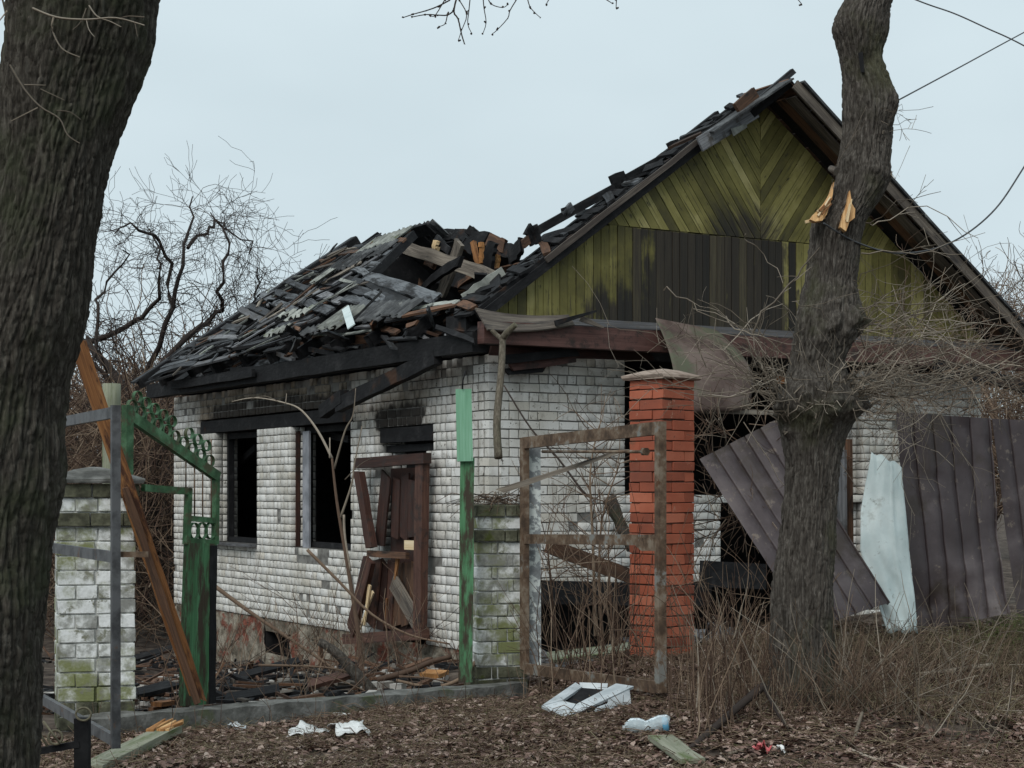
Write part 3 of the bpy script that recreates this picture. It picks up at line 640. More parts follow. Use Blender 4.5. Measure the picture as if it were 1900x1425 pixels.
one_board('fallen_rafter', 'charred_wood', house, FT(1735, 676, -.8), FT(1915, 722, -.9), .16, .1, -V, nseg=6, char=.1)
one_board('fallen_rafter', 'charred_wood', house, FT(1770, 690, -.6), FT(1850, 690, -.6), .2, .1, -V, nseg=4, char=.1)
# ------------------------------------------------------------------ gable boards
gable = bpy.data.objects.new('gable', None); COL.objects.link(gable); gable.parent = house; ORG[gable.name] = org(house)
def clip(poly, a, b, c):                 # keep a*x+b*y<=c
    r = []
    for i in range(len(poly)):
        p, q = poly[i], poly[(i + 1) % len(poly)]; dp, dq = a * p[0] + b * p[1] - c, a * q[0] + b * q[1] - c
        if dp <= 0: r.append(p)
        if dp * dq < 0:
            f = dp / (dp - dq); r.append((p[0] + (q[0] - p[0]) * f, p[1] + (q[1] - p[1]) * f))
    return r
ZG0, ZGM = 3.55, 4.64
def roofline(s): return ZE + PITCH * 4.1 - PITCH * abs(s - 3.6) - 0.10
def gboard(poly, depth, ax2):
    """a board of the gable: clipped outline, extruded, grain along ax2"""
    ar = sum(poly[i][0] * poly[(i + 1) % len(poly)][1] - poly[(i + 1) % len(poly)][0] * poly[i][1] for i in range(len(poly)))
    if abs(ar) < 0.006: return
    if ar < 0: poly = poly[::-1]
    m = MB(); n = len(poly); tint = random.random(); ou, ov = random.random() * 30, random.random() * 30
    m.v += [H(p[0], depth, p[1]) for p in poly] + [H(p[0], depth + 0.022, p[1]) for p in poly]
    uvf = lambda p: (ou + p[0] * ax2[0] + p[1] * ax2[1], ov - p[0] * ax2[1] + p[1] * ax2[0])
    m.face(list(range(n)), [uvf(p) for p in poly], tint); m.face(list(range(2 * n - 1, n - 1, -1)), [uvf(p) for p in poly[::-1]], tint)
    for i in range(n):
        j = (i + 1) % n; m.face([i, n + i, n + j, j], [uvf(poly[i]), uvf(poly[i]), uvf(poly[j]), uvf(poly[j])], tint)
    m.build('gable_board', 'gable_paint', gable)
ca = PITCH * 4.1 + ZE - 0.10
def under_roof(poly):
    poly = clip(poly, -PITCH, 1, ca - PITCH * 3.6); return clip(poly, PITCH, 1, ca + PITCH * 3.6) if poly else []
a = -0.12
while a < 7.4:
    w_ = random.uniform(0.098, 0.114); zt = ZGM + random.gauss(0, .004)
    poly = under_roof([(a + .004, ZG0 + random.gauss(0, .006)), (a + w_ - .004, ZG0 + random.gauss(0, .006)), (a + w_ - .004, zt), (a + .004, zt)])
    if len(poly) > 2: gboard(poly, -0.05 + random.gauss(0, .003), (0, 1))
    a += w_
th = math.atan(PITCH)
for side in (-1, 1):
    dx, dz = (math.sin(th) * -side, -math.cos(th))       # board direction: square to the rafters, down to the centre line
    nxv, nzv = (-dz, dx); off = -4.0
    base = (3.6, ZGM)
    while off < 4.5:
        w_ = random.uniform(0.10, 0.118)
        A = [(base[0] + nxv * (off + .004) + dx * 6, base[1] + nzv * (off + .004) + dz * 6), (base[0] + nxv * (off + w_ - .004) + dx * 6, base[1] + nzv * (off + w_ - .004) + dz * 6),
             (base[0] + nxv * (off + w_ - .004) - dx * 6, base[1] + nzv * (off + w_ - .004) - dz * 6), (base[0] + nxv * (off + .004) - dx * 6, base[1] + nzv * (off + .004) - dz * 6)]
        p = clip(A, 0, -1, -(ZGM + .01)); p = clip(p, side * -1.0, 0, side * -3.6 - 0.003) if p else []; p = under_roof(p) if p else []
        if len(p) > 2: gboard(p, -0.052 + random.gauss(0, .003), (dx, dz))
        off += w_
part_boxes('sky_gap_block', 'charred_wood', house, [(-.2, .05, .15, .6, 3.38, 3.6), (0, .35, .2, .6, 3.6, 3.85)])  # blocks added to hide the sky gap behind the gable corner
m = MB(); m.prism([H(-.2, 10.1, 3.3), H(7.4, 10.1, 3.5), H(4.4, 10.1, 5.55), H(3.6, 10.1, 6.05)], [H(-.2, 10.14, 3.3), H(7.4, 10.14, 3.5), H(4.4, 10.14, 5.55), H(3.6, 10.14, 6.05)]); m.build('rear_gable', 'charred_wood', house)
m = MB(); m.prism([H(-.1, .02, ZG0), H(7.3, .02, ZG0), H(3.6, .02, ca)], [H(-.1, .06, ZG0), H(7.3, .06, ZG0), H(3.6, .06, ca)]); m.build('gable_backing', 'soot_shade_black', house)  # black sheet puts the shade between the boards into its colour
# ledge boards under the gable
one_board('ledge_board', 'grey_wood', house, H(-0.1, -0.30, 3.515), H(8.0, -0.30, 3.515), 0.34, 0.03, (Vector((0, 0, 1)) - V * .35).normalized(), nseg=5, tint=.35)
one_board('bent_ledge_sheet', 'tan_wood', house, FT(893, 592, -.5), FT(1060, 594, -.5), 0.34, 0.02, (Vector((0, 0, .8)) - V * .8).normalized(), nseg=6, bow=-.05, w1=.16, tint=.9)
one_board('broken_lath', 'charred_wood', house, FT(1030, 600, -.55), FT(1106, 577, -.62), 0.06, 0.03, -V, w1=.02)
one_board('broken_lath', 'tan_wood', house, FT(1077, 590, -.55), FT(1120, 608, -.62), 0.07, 0.02, -V, w1=.02)
UPS = (U + Vector((0, 0, PITCH))).normalized()
def nj(a=.06): return (RN + Vector((random.gauss(0, a), random.gauss(0, a), 0))).normalized()
# ------------------------------------------------------------------ roof
roof = bpy.data.objects.new('roof', None); COL.objects.link(roof); roof.parent = house; ORG[roof.name] = org(house)
SAG = 0.06
def RLs(s, t, off=0.0): return RL(s, t, off) - Vector((0, 0, SAG * (s + .5)))
def RRs(s, t, off=0.0): return RR(s, t, off) - Vector((0, 0, SAG * max(0, 4.1 - (s - 3.6))))
def rb(name, mat, p0, p1, w, t=0.03, n=RN, **k): return one_board(name, mat, roof, p0, p1, w, t, n, **k)
# right slope, nearly whole at its foot: boards along the house, upper ones burnt away in the middle
s = 3.66; i = 0
while s < 7.75:
    w_ = 0.24
    if s < 5.5:
        e1 = 8.7 - max(0, s - 4.16) * 2.1 + random.gauss(0, .2); segs = [(-0.66, 0.2 + random.random() * .3)] + ([(e1, 10.3)] if s > 3.83 else [])
    else: segs = [(-0.66, 10.3)]
    for (t0, t1) in segs:
        rb('roof_board', 'charred_wood' if t1 > 5 else 'brown_wood', (RRs if t1 > 5 and s < 5.5 else RR)(s, t0), (RRs if t1 > 5 and s < 5.5 else RR)(s, t1), w_ * 1.22 / 1.24, 0.025, RNR, nseg=4, ragged=.08, tint=random.random())
    s += 0.2
for t in np.arange(0.9, 10.2, 1.0):
    s0 = 5.3 if t < 7.2 else 4.3
    rb('rafter', 'charred_wood', RR(s0 + random.uniform(-.25, .4), t, -0.10), RR(7.5, t, -0.10), 0.07, 0.15, RNR, nseg=6, char=.08, ragged=.2)
# right verge: soffit boards under the overhang, bargeboard and slate edge
for k, (tt, mt) in enumerate([(-0.16, 'charred_wood'), (-0.33, 'brown_wood'), (-0.50, 'tan_wood')]):
    rb('soffit_board', mt, RR(3.72, tt, -0.05 - .012 * k), RR(7.7, tt, -0.05 - .012 * k), 0.165, 0.02, RNR, tint=.3)
rb('bargeboard', 'tan_wood', RR(3.62, -0.67, -0.03), RR(7.75, -0.67, -0.03), 0.12, 0.03, V, nseg=4, tint=.3)
rb('slate_edge', 'burnt_slate', RR(3.66, -0.62, 0.05), RR(7.75, -0.62, 0.05), 0.22, 0.03, RNR, nseg=12, char=.05)
# left verge: bargeboard, rafters, burnt batten stubs
rb('bargeboard', 'charred_wood', RL(-0.2, -0.16, -0.04), RL(2.75, -0.16, -0.04), 0.10, 0.03, V, nseg=6, tint=.25, char=.04)
rb('bargeboard', 'tan_wood', RL(.6, -0.19, 0.02), RL(2.7, -0.22, 0.03), 0.07, 0.03, V, nseg=9, tint=.15, char=.15)
rb('bargeboard', 'grey_wood', FT(1298, 268, -.3), FT(1402, 205, -.3), 0.17, 0.03, V, nseg=2, tint=.75)
rb('bargeboard', 'charred_wood', FT(1395, 212, -.3), FT(1470, 150, -.6), 0.09, 0.04, V, nseg=3, tint=.2)
rb('torn_slate', 'asbestos', FT(1358, 246, -.36), FT(1385, 233, -.36), 0.09, 0.012, V, w1=.04)
for t, mt in ((-0.08, 'charred_wood'), (0.12, 'charred_wood'), (0.36, 'charred_wood')):
    rb('rafter', mt, RL(-0.2, t, -.02), RL(3.3, t, -.02), 0.075, 0.13, RN, nseg=16, char=.14)
sp = -0.2
while sp < 3.5:
    e = random.uniform(.08, 0.5)
    rb('batten_stub', random.choice(['charred_wood', 'charred_wood', 'charred_wood', 'charred_wood', 'slate_wood', 'brown_wood']), RL(sp, -0.22 + random.random() * .12, .05 + random.random() * .02), RL(sp + random.gauss(0, .12), e, .05 + random.random() * .06),
       random.uniform(.08, .16), .03, (RN + Vector((random.gauss(0, .2), random.gauss(0, .2), 0))).normalized(), nseg=3, char=.15, ragged=.1)
    sp += random.uniform(0.10, 0.22)
for (a, b, w_, mt) in [((1405, 190), (1474, 130), .08, 'slate_wood'), ((1362, 205), (1404, 168), .14, 'brown_wood'), ((1135, 345), (1165, 330), .22, 'charred_wood'), ((1238, 275), (1262, 264), .12, 'charred_wood'),
                       ((1050, 380), (1056, 405), .14, 'charred_wood'), ((1045, 402), (1062, 380), .1, 'slate_wood'), ((985, 418), (995, 455), .17, 'charred_wood'), ((978, 440), (990, 418), .12, 'charred_wood'), ((968, 455), (1002, 425), .10, 'brown_wood'),
                       ((1290, 262), (1390, 196), .10, 'charred_wood'), ((1160, 335), (1290, 262), .12, 'charred_wood'), ((990, 432), (1160, 338), .10, 'charred_wood')]:
    rb('broken_batten', mt, FT(*a, .25 if a[0] < 1350 else -.4), FT(*b, .25 if a[0] < 1350 else -.4), w_, .05, V, nseg=2, char=.1, ragged=.05)
rb('ridge_scrap', 'burnt_slate', RL(2.7, -0.3, .05), RL(3.62, -.55, .03), .3, .02, RN, nseg=5, char=.15)
rb('ridge_scrap', 'charred_wood', RL(2.9, .0, .0), RL(3.6, -.2, .0), .3, .05, RN, nseg=5, char=.15)
# corrugated slate sheets
def slate(name, mat, p, ax, up_, nrm, W, L, waves=None, amp=0.022, jag=0.08, parent=roof):
    """corrugated sheet: W across the waves (ax), L along up_, lower and upper edges torn"""
    ax, up_, nrm = Vector(ax).normalized(), Vector(up_).normalized(), Vector(nrm).normalized()
    n = max(6, int(W / 0.028)); rows = 7; vs = []; fs = []
    lo = [random.random() * jag for _ in range(n + 1)]; hi = [random.random() * jag * .6 for _ in range(n + 1)]
    for layer in (0, 1):
        for r in range(rows + 1):
            for c in range(n + 1):
                x = W * c / n - W / 2; y0 = lo[c]; y1 = L - hi[c]; y = y0 + (y1 - y0) * r / rows
                z = amp * math.cos(2 * math.pi * x / 0.15) - layer * 0.007
                vs.append(tuple(Vector(p) + ax * x + up_ * y + nrm * z))
    st = (rows + 1) * (n + 1)
    for r in range(rows):
        for c in range(n):
            q = r * (n + 1) + c; fs.append((q, q + 1, q + n + 2, q + n + 1)); q += st; fs.append((q + n + 1, q + n + 2, q + 1, q))
    for c in range(n):
        q = c; fs.append((q + st, q + 1 + st, q + 1, q)); q = rows * (n + 1) + c; fs.append((q, q + 1, q + 1 + st, q + st))
    for r in range(rows):
        q = r * (n + 1); fs.append((q, q + n + 1, q + n + 1 + st, q + st)); q += n; fs.append((q + st, q + n + 1 + st, q + n + 1, q))
    return mesh_np(name, vs, fs, mat, parent, [random.random()] * len(fs), True)
# battens of the back half, read off the photograph and laid on the roof plane
Z6 = lambda x, y: (550 + x / 4.19, 390 + y / 4.19); Z5 = lambda x, y: (250 + x / 4.19, 400 + y / 4.19)
B6 = [(700, 205, 885, 168, 42, 'brown_wood'), (670, 245, 845, 236, 46, 'brown_wood'), (440, 285, 785, 276, 36, 'slate_wood'), (335, 342, 560, 322, 46, 'brown_wood'), (500, 348, 728, 332, 52, 'slate_wood'),
      (490, 415, 640, 427, 52, 'slate_wood'), (430, 470, 555, 505, 46, 'slate_wood'), (185, 545, 458, 592, 58, 'slate_wood'), (365, 515, 518, 562, 46, 'slate_wood'), (115, 622, 358, 712, 58, 'grey_wood'), (25, 692, 272, 788, 68, 'slate_wood'),
      (430, 605, 610, 645, 64, 'slate_wood'), (345, 690, 520, 722, 60, 'slate_wood'), (545, 512, 1095, 692, 78, 'slate_wood'), (555, 570, 935, 742, 50, 'charred_wood'), (640, 660, 800, 730, 60, 'slate_wood'),
      (560, 640, 700, 720, 60, 'slate_wood'), (480, 700, 700, 790, 60, 'slate_wood'), (470, 780, 720, 760, 70, 'slate_wood'), (460, 840, 700, 820, 70, 'slate_wood')]
for (x0, y0, x1, y1, w_, mt) in B6:
    rb('roof_batten', mt, RP(*Z6(x0, y0), .10), RP(*Z6(x1, y1), .10), w_ / 390, .028, nj(.1), nseg=7, char=.13, ragged=.09, bow=random.gauss(0, .025))
B5 = [(1190, 512, 1345, 575, 46, 'slate_wood'), (1080, 592, 1262, 645, 52, 'slate_wood'), (975, 605, 1255, 745, 62, 'slate_wood'), (880, 702, 1062, 775, 52, 'slate_wood'), (818, 718, 1015, 825, 48, 'grey_wood'),
      (690, 862, 860, 892, 62, 'slate_wood'), (760, 835, 900, 780, 40, 'tan_wood'), (620, 930, 860, 900, 50, 'slate_wood'), (560, 962, 810, 952, 40, 'grey_wood'), (450, 1050, 900, 935, 50, 'slate_wood'), (430, 1010, 640, 950, 50, 'slate_wood'), (340, 1075, 560, 1010, 50, 'slate_wood'),
      (300, 1120, 800, 1000, 55, 'slate_wood'), (210, 1180, 640, 1050, 55, 'slate_wood'), (180, 1215, 760, 1090, 50, 'grey_wood'), (120, 1260, 480, 1150, 55, 'slate_wood'), (90, 1300, 430, 1190, 60, 'slate_wood'), (640, 1020, 1000, 890, 50, 'slate_wood'), (830, 1020, 1260, 900, 48, 'slate_wood'),
      (820, 1060, 1260, 950, 40, 'charred_wood'), (700, 990, 1000, 870, 45, 'grey_wood'), (900, 890, 1150, 800, 55, 'slate_wood'), (1000, 850, 1290, 760, 55, 'slate_wood'), (1110, 860, 1380, 790, 55, 'slate_wood'), (960, 960, 1250, 880, 50, 'slate_wood'), (1260, 840, 1420, 800, 60, 'grey_wood')]
for (x0, y0, x1, y1, w_, mt) in B5:
    rb('roof_batten', mt, RP(*Z5(x0, y0), .10 + random.random() * .05), RP(*Z5(x1, y1), .10 + random.random() * .05), w_ / 390, .028, nj(.1), nseg=7, char=.13, ragged=.09, bow=random.gauss(0, .025))
# rafters of the back half
for (t, s0, s1) in [(10.22, -0.5, 3.3), (9.2, -0.5, 2.85), (8.2, -0.45, 2.4), (7.2, -0.45, 2.0), (6.2, -0.4, 1.5), (5.2, -0.4, 1.0), (4.2, -.4, .6), (3.2, -.4, .5), (2.2, -.4, .3), (1.2, -.4, .2)]:
    rb('rafter', 'charred_wood', RLs(s0, t, -.01), RLs(s1, t, -.01), .08, .15, RN, nseg=14, char=.1, ragged=.1)
rb('rafter', 'charred_wood', RP(*Z6(545, 550), .05), RP(*Z6(905, 195), .05), .13, .12, RN, nseg=8, char=.1)
rb('rafter', 'charred_wood', RP(*Z6(0, 700), .09), RP(*Z6(205, 500), .09), .10, .06, RN, nseg=6, char=.1)
rb('verge_board', 'slate_wood', RLs(-.5, 10.32, .06), RLs(3.3, 10.32, .06), .22, .03, RN, nseg=10, char=.08)
# loose burnt lining under the back half keeps the attic black
for t in np.arange(5.6, 10.1, 0.5):
    rb('attic_board', 'charred_wood', RLs(-.2, t, -.2), RLs(1.6 if t < 7.6 else 2.7, t, -.2), .47, .02, RN, nseg=8, char=.12, ragged=.2)
for s in np.arange(5.2, 7.0, .3):
    rb('attic_board', 'brown_wood' if random.random() < .5 else 'charred_wood', RR(s, .4, -.2), RR(s, 9.8, -.2), .3, .02, RNR, nseg=8, char=.05)
# splintered laths and slate crumbs strewn over the slope
for _ in range(150):
    s_, t_ = random.uniform(-.45, 2.3), random.uniform(5.0, 9.7)
    if s_ > (t_ - 3.9) * .62: continue
    L = random.uniform(.25, 1.0); an = random.gauss(.12, .5) if random.random() < .7 else random.uniform(0, 1.6); p = RL(s_, t_, .12 + random.random() * .05) - Vector((0, 0, .02 * (s_ + .5))); d = V * math.cos(an) * -1 + UPS * math.sin(an)
    rb('splintered_lath', random.choice(['charred_wood', 'charred_wood', 'slate_wood', 'slate_wood', 'grey_wood', 'tan_wood', 'brown_wood', 'asbestos']), p, p + d * L + RN * random.gauss(0, .04), random.uniform(.025, .09), .02, nj(.2), nseg=3, char=.2, ragged=.08, w1=random.uniform(.015, .07))
for _ in range(90):
    t_ = random.uniform(.4, 8.6); s_ = random.uniform(-.45, .3); p = H(s_, t_, 3.40 + random.random() * .28); an = random.gauss(0, .35); d = -V * math.cos(an) + Vector((0, 0, math.sin(an) * .5)) + U * random.gauss(0, .3)
    rb('eaves_debris', random.choice(['charred_wood', 'charred_wood', 'charred_wood', 'slate_wood', 'grey_wood', 'brown_wood', 'burnt_slate']), p, p + d * random.uniform(.3, 1.1), random.uniform(.03, .12), .025, nj(.5), nseg=4, char=.2, ragged=.1)
for sp in np.arange(-.2, 3.3, .13):
    rb('verge_sheathing', 'charred_wood', RL(sp, -.05, .02), RL(sp, .3 + random.random() * .15, .02), .12, .03, RN, nseg=3, char=.2)
# slates
def sl(mat, px, py, W, L, rot=0.0, off=.16, **k):
    a = (-V * math.cos(rot) + UPS * math.sin(rot)); b = RN.cross(a) if RN.cross(a).dot(UPS) > 0 else -RN.cross(a)
    return slate('roof_slate', mat, RP(px, py, off), a, b, nj(.05), W, L, **k)
sl('asbestos', 690, 462, 1.15, .5, .05, .14); sl('burnt_slate', 655, 490, 1.3, .5, .1, .14); sl('burnt_slate', 622, 505, 1.2, .45, 0, .15)
sl('asbestos', 578, 527, .33, .42, -.2, .2); sl('asbestos', 545, 590, .55, .28, .15, .2); sl('asbestos', 520, 590, .4, .2, .1, .2)
sl('asbestos', 505, 622, .6, .25, .15, .2); sl('asbestos', 598, 612, .75, .55, -.1, .22); sl('burnt_slate', 668, 600, 1.0, .5, -.15, .18); sl('burnt_slate', 715, 590, .8, .4, -.1, .18)
sl('burnt_slate', 565, 625, .8, .3, .1, .2); sl('slate_wood', 640, 590, .5, .4, -.2, .17)
rb('pale_slate_piece', 'pale_sheet', RP(641, 571, .32), RP(652, 606, .32), .10, .012, nj(), tint=.5)
rb('pale_slate_piece', 'asbestos', RP(862, 558, .05), RP(938, 508, .05), .20, .015, V, nseg=6, char=.15)
# sagging burnt sheets hanging over the eaves
for (x0, y0, x1, y1, W, L, mt) in [(590, 622, 640, 600, 1.0, .35, 'charred_wood'), (660, 612, 720, 592, 1.0, .35, 'burnt_slate'), (745, 592, 800, 572, .9, .4, 'charred_wood'), (810, 580, 880, 565, .8, .35, 'burnt_slate'), (700, 605, 800, 590, 1.1, .25, 'brown_wood')]:
    p = LS((x0 + x1) / 2, (y0 + y1) / 2, -.15)
    slate('hanging_slate', mt, p, -V + Vector((0, 0, random.gauss(0, .06))), Vector((0, 0, 1)) * .35 + U * .9, RN * .5 - U * .6, W, L, amp=.04, jag=.16)
rb('pale_slate_piece', 'asbestos', LS(727, 585, -.1), LS(800, 566, -.1), .12, .015, RN, nseg=5, char=.2)
rb('pale_slate_piece', 'asbestos', LS(800, 566, -.05), LS(850, 560, -.05), .10, .015, RN, nseg=5, char=.2)
rb('pale_slate_piece', 'asbestos', LS(560, 618, -.3), LS(640, 622, -.3), .08, .015, RN, nseg=5, char=.2)
rb('pale_slate_piece', 'asbestos', LS(640, 620, -.3), LS(690, 612, -.3), .06, .015, RN, nseg=5, char=.25)
# ridge and broken timbers over the collapsed middle
slate('roof_slate', 'burnt_slate', RRs(4.55, 9.3, .1), -V, -(U - Vector((0, 0, PITCH))), RNR, 1.3, .9, jag=.05)
slate('roof_slate', 'burnt_slate', RRs(4.75, 8.3, .08), -V, -(U - Vector((0, 0, PITCH))), RNR, 1.0, .8, jag=.05)
IN = lambda x, y, s: LS(*Z6(x, y), s)
for (x0, y0, x1, y1, w_, mt, s_) in [(800, 275, 1545, 525, .23, 'tan_wood', 2.6), (970, 635, 1292, 388, .16, 'charred_wood', 2.3), (1110, 690, 1275, 235, .26, 'tan_wood', 2.9), (1495, 475, 1540, 215, .24, 'charred_wood', 3.2),
        (1075, 205, 1200, 330, .14, 'charred_wood', 3.6), (1280, 230, 1400, 320, .2, 'charred_wood', 3.8), (1085, 330, 1100, 225, .12, 'pale_splinter', 3.5), (1370, 215, 1432, 465, .09, 'orange_wood', 3.3), (1432, 222, 1440, 440, .07, 'fresh_wood', 3.3), (1540, 455, 1556, 330, .11, 'fresh_wood', 3.3),
        (900, 180, 1250, 190, .2, 'charred_wood', 4.2), (1200, 185, 1500, 225, .22, 'charred_wood', 4.2), (1480, 225, 1640, 290, .22, 'brown_wood', 4.0), (1560, 290, 1760, 340, .25, 'charred_wood', 4.0), (900, 220, 1100, 260, .25, 'charred_wood', 4.3),
        (860, 330, 980, 640, .2, 'brown_wood', 4.4), (760, 520, 860, 420, .2, 'brown_wood', 4.4), (1000, 400, 1080, 440, .1, 'brown_wood', 2.8), (1220, 560, 1500, 600, .2, 'charred_wood', 3.4), (1250, 600, 1420, 480, .12, 'brown_wood', 3.4), (1100, 520, 1350, 560, .25, 'charred_wood', 4.2), (1640, 380, 1760, 250, .3, 'charred_wood', 3.6)]:
    p0, p1 = IN(x0, y0, s_), IN(x1, y1, s_)
    rb('collapsed_timber', mt, p0, p1, w_, .06, (-U + Vector((0, -.3, .3))).normalized(), nseg=8, char=.15, ragged=.16, bow=random.gauss(0, .03))
rb('collapsed_panel', 'brown_wood', RR(5.4, 1.2, -.3), RR(5.4, 8.4, -.3), 1.6, .03, RNR, nseg=4, char=.05)
for t in np.arange(1.0, 8.0, .55):    # burnt tangle lying in the attic
    for _ in range(4):
        p = H(random.uniform(.4, 4.5), t + random.random() * .5, 3.35 + random.random() * .5); d = Vector((random.gauss(0, 1), random.gauss(0, 1), random.gauss(0, .25))).normalized()
        rb('attic_debris', random.choice(['charred_wood', 'charred_wood', 'brown_wood']), p, p + d * random.uniform(.6, 1.6), random.uniform(.08, .2), .04, (Vector((0, 0, 1)) + d * .1).normalized(), nseg=4, char=.15, ragged=.1)
# torn metal sheet hanging in front of the beam
def grid_sheet(name, mat, parent, fn, nu=16, nv=16, thick=0.004, nrm=(0, -1, 0), smooth=True):
    vs = [tuple(fn(i / nu, j / nv)) for j in range(nv + 1) for i in range(nu + 1)]; n = Vector(nrm) * thick
    b = len(vs); vs += [tuple(Vector(v) - n) for v in vs]; fs = []
    for j in range(nv):
        for i in range(nu):
            q = j * (nu + 1) + i; fs.append((q, q + nu + 1, q + nu + 2, q + 1)); fs.append((b + q, b + q + 1, b + q + nu + 2, b + q + nu + 1))
    e = [(i, i + 1) for i in range(nu)] + [((nv) * (nu + 1) + i + 1, nv * (nu + 1) + i) for i in range(nu)] + [((j + 1) * (nu + 1), j * (nu + 1)) for j in range(nv)] + [(j * (nu + 1) + nu, (j + 1) * (nu + 1) + nu) for j in range(nv)]
    fs += [(a_, c_, c_ + b, a_ + b) for a_, c_ in e]
    return mesh_np(name, vs, fs, mat, parent, [random.random()] * len(fs), smooth)
def lerp4(a, b, c, d, u, v): return (a * (1 - u) + b * u) * (1 - v) + (d * (1 - u) + c * u) * v
def hs_fn(u, v):
    a, b, c, d = FT(1216, 590, -.52), FT(1330, 612, -.5), FT(1368, 762, -.95), FT(1236, 768, -.9)
    p = lerp4(a, b, c, d, u, v); return p - V * (.22 * math.sin(v * 2.6) + .10 * math.sin(u * 3.1) * v) + U * (.16 * math.sin(v * 3.0) * u)
tag(grid_sheet('torn_metal_sheet', 'rust_sheet', None, hs_fn, 20, 20, .004, -V), 'curled rusty olive metal sheet hanging from the beam under the gable', 'metal sheet')
tag(one_board('hanging_rail', 'tan_wood', None, FT(1290, 762, -1.0), FT(1440, 766, -1.0), .05, .05, -V), 'thin wooden rail under the curled metal sheet behind the tree', 'rail')
tag(one_board('charred_beam', 'charred_wood', None, FT(985, 1098, -.35), FT(1310, 1104, -.35), .26, .2, -V, nseg=6, char=.05), 'black charred beam along the foot of the front wall behind the iron gate', 'beam')
tag(one_board('dark_leaning_plank', 'brown_wood', None, FT(1015, 1012, -1.4), FT(1172, 1070, -1.2), .16, .04, -V, nseg=5, char=.06), 'dark weathered plank slanting behind the lower half of the rusty gate', 'plank')
tag(one_board('split_branch_stub', 'bark_grey', None, FT(1130, 925, -.3), FT(1172, 1020, -.25), .16, .07, -V, nseg=5, char=.2, w1=.1), 'dark splintered stump of wood against the wall left of the red pillar', 'wood')
tag(one_board('dark_board', 'charred_wood', None, FT(1300, 1064, -.9), FT(1420, 1070, -.9), .28, .05, -V, nseg=3), 'dark board behind the tilted fence sheet right of the red pillar', 'board')
# ------------------------------------------------------------------ gate pillars
def pillar(name, label, centre, theta, w, z0, courses, ch, mat, core_mat, cap=None, cap_mat='concrete', group=None, leave=lambda c: False):
    """courses: list of (width offset, material or None)"""
    t = thing(name, label, 'pillar', (centre[0], centre[1], z0), group); th = R(theta)
    ex = Vector((math.cos(th), math.sin(th), 0)); ey = Vector((-math.sin(th), math.cos(th), 0)); c0 = Vector((centre[0], centre[1], 0))
    n = len(courses); m = MB(); m.box(c0 + Vector((0, 0, z0 + n * ch / 2 - .1)), ex, ey, up, w - .03, w - .03, n * ch + .18); core = m.build('mortar_core', core_mat, t)
    by = {}
    for c, (dw, mt) in enumerate(courses):
        ww = w + 2 * dw; z = z0 + ch * (c + .5); D = 0.115; L = ww - D
        cuts = [L] if L <= .30 else ([.25, L - .25] if c % 2 else [L - .25, .25])
        for q in range(4):
            a = Matrix.Rotation(math.pi / 2 * q, 3, 'Z'); sgn = 1 if c % 2 else -1; x = -ww / 2 + (0 if sgn > 0 else D)
            for l in cuts:
                if l < .03: x += l; continue
                loc = a @ Vector((x + l / 2, -ww / 2 + D / 2 + random.gauss(0, .002), 0)); x += l
                if leave(c): continue
                by.setdefault(mt or mat, []).append((c0 + ex * loc.x + ey * loc.y + Vector((0, 0, z)), (ex * (a @ Vector((1, 0, 0))).x + ey * (a @ Vector((1, 0, 0))).y), (ex * (a @ Vector((0, 1, 0))).x + ey * (a @ Vector((0, 1, 0))).y), l - .011, D, ch - .012, loc.y))
    for mt, bs in by.items(): place_bricks(bs, t, mt, 300)
    if cap:
        cw, chh, rise = cap; zt = z0 + n * ch; m = MB(); q = [(-1, -1), (1, -1), (1, 1), (-1, 1)]
        def ring(w_, z): return [c0 + ex * (a * w_ / 2) + ey * (b * w_ / 2) + Vector((random.gauss(0, .004), random.gauss(0, .004), z + random.gauss(0, .004))) for a, b in q]
        r = [ring(cw - .02, zt + .002), ring(cw, zt + .015), ring(cw, zt + chh), ring(cw * .45, zt + chh + rise * .75), ring(.05, zt + chh + rise)]
        b = 0; m.v = [p for rr in r for p in rr]
        m.face([3, 2, 1, 0]); m.face([16, 17, 18, 19])
        for k in range(4):
            for i in range(4): m.face([k * 4 + i, k * 4 + (i + 1) % 4, k * 4 + 4 + (i + 1) % 4, k * 4 + 4 + i])
        m.build('cap', cap_mat, t)
    return t
pillar('red_brick_pillar', 'tall red brick pillar with stone cap between rusty gate and tree', (1.225, 14.1), 41, .38, .36, [(0, None)] * 27, .0835, 'red_brick', 'dark_mortar', (.46, .035, .055), 'cap_stone')
lw = [(0, None)] * 13 + [(.035, 'pillar_moss'), (0, None), (.02, 'pillar_moss')]
pillar('white_gate_pillar', 'mossy white brick pillar with grey cap beside the big trunk', (-2.93, 12.1), 17, .52, -.04, [(0, 'pillar_moss')] * 3 + lw[1:], .1, 'pillar_white', 'pillar_mortar', (.64, .03, .085), 'concrete')
lw2 = [(0, None)] * 11 + [(.03, 'pillar_moss'), (-.005, None), (.02, 'pillar_moss')]
rp = pillar('white_gate_pillar', 'white brick pillar topped with dry grass behind the green post', (-.135, 14.05), 17, .42, .0, [(0, 'pillar_moss')] * 3 + lw2[1:], .1, 'pillar_white', 'pillar_mortar')
m = MB(); cc = Vector((-.135, 14.05, 1.6))
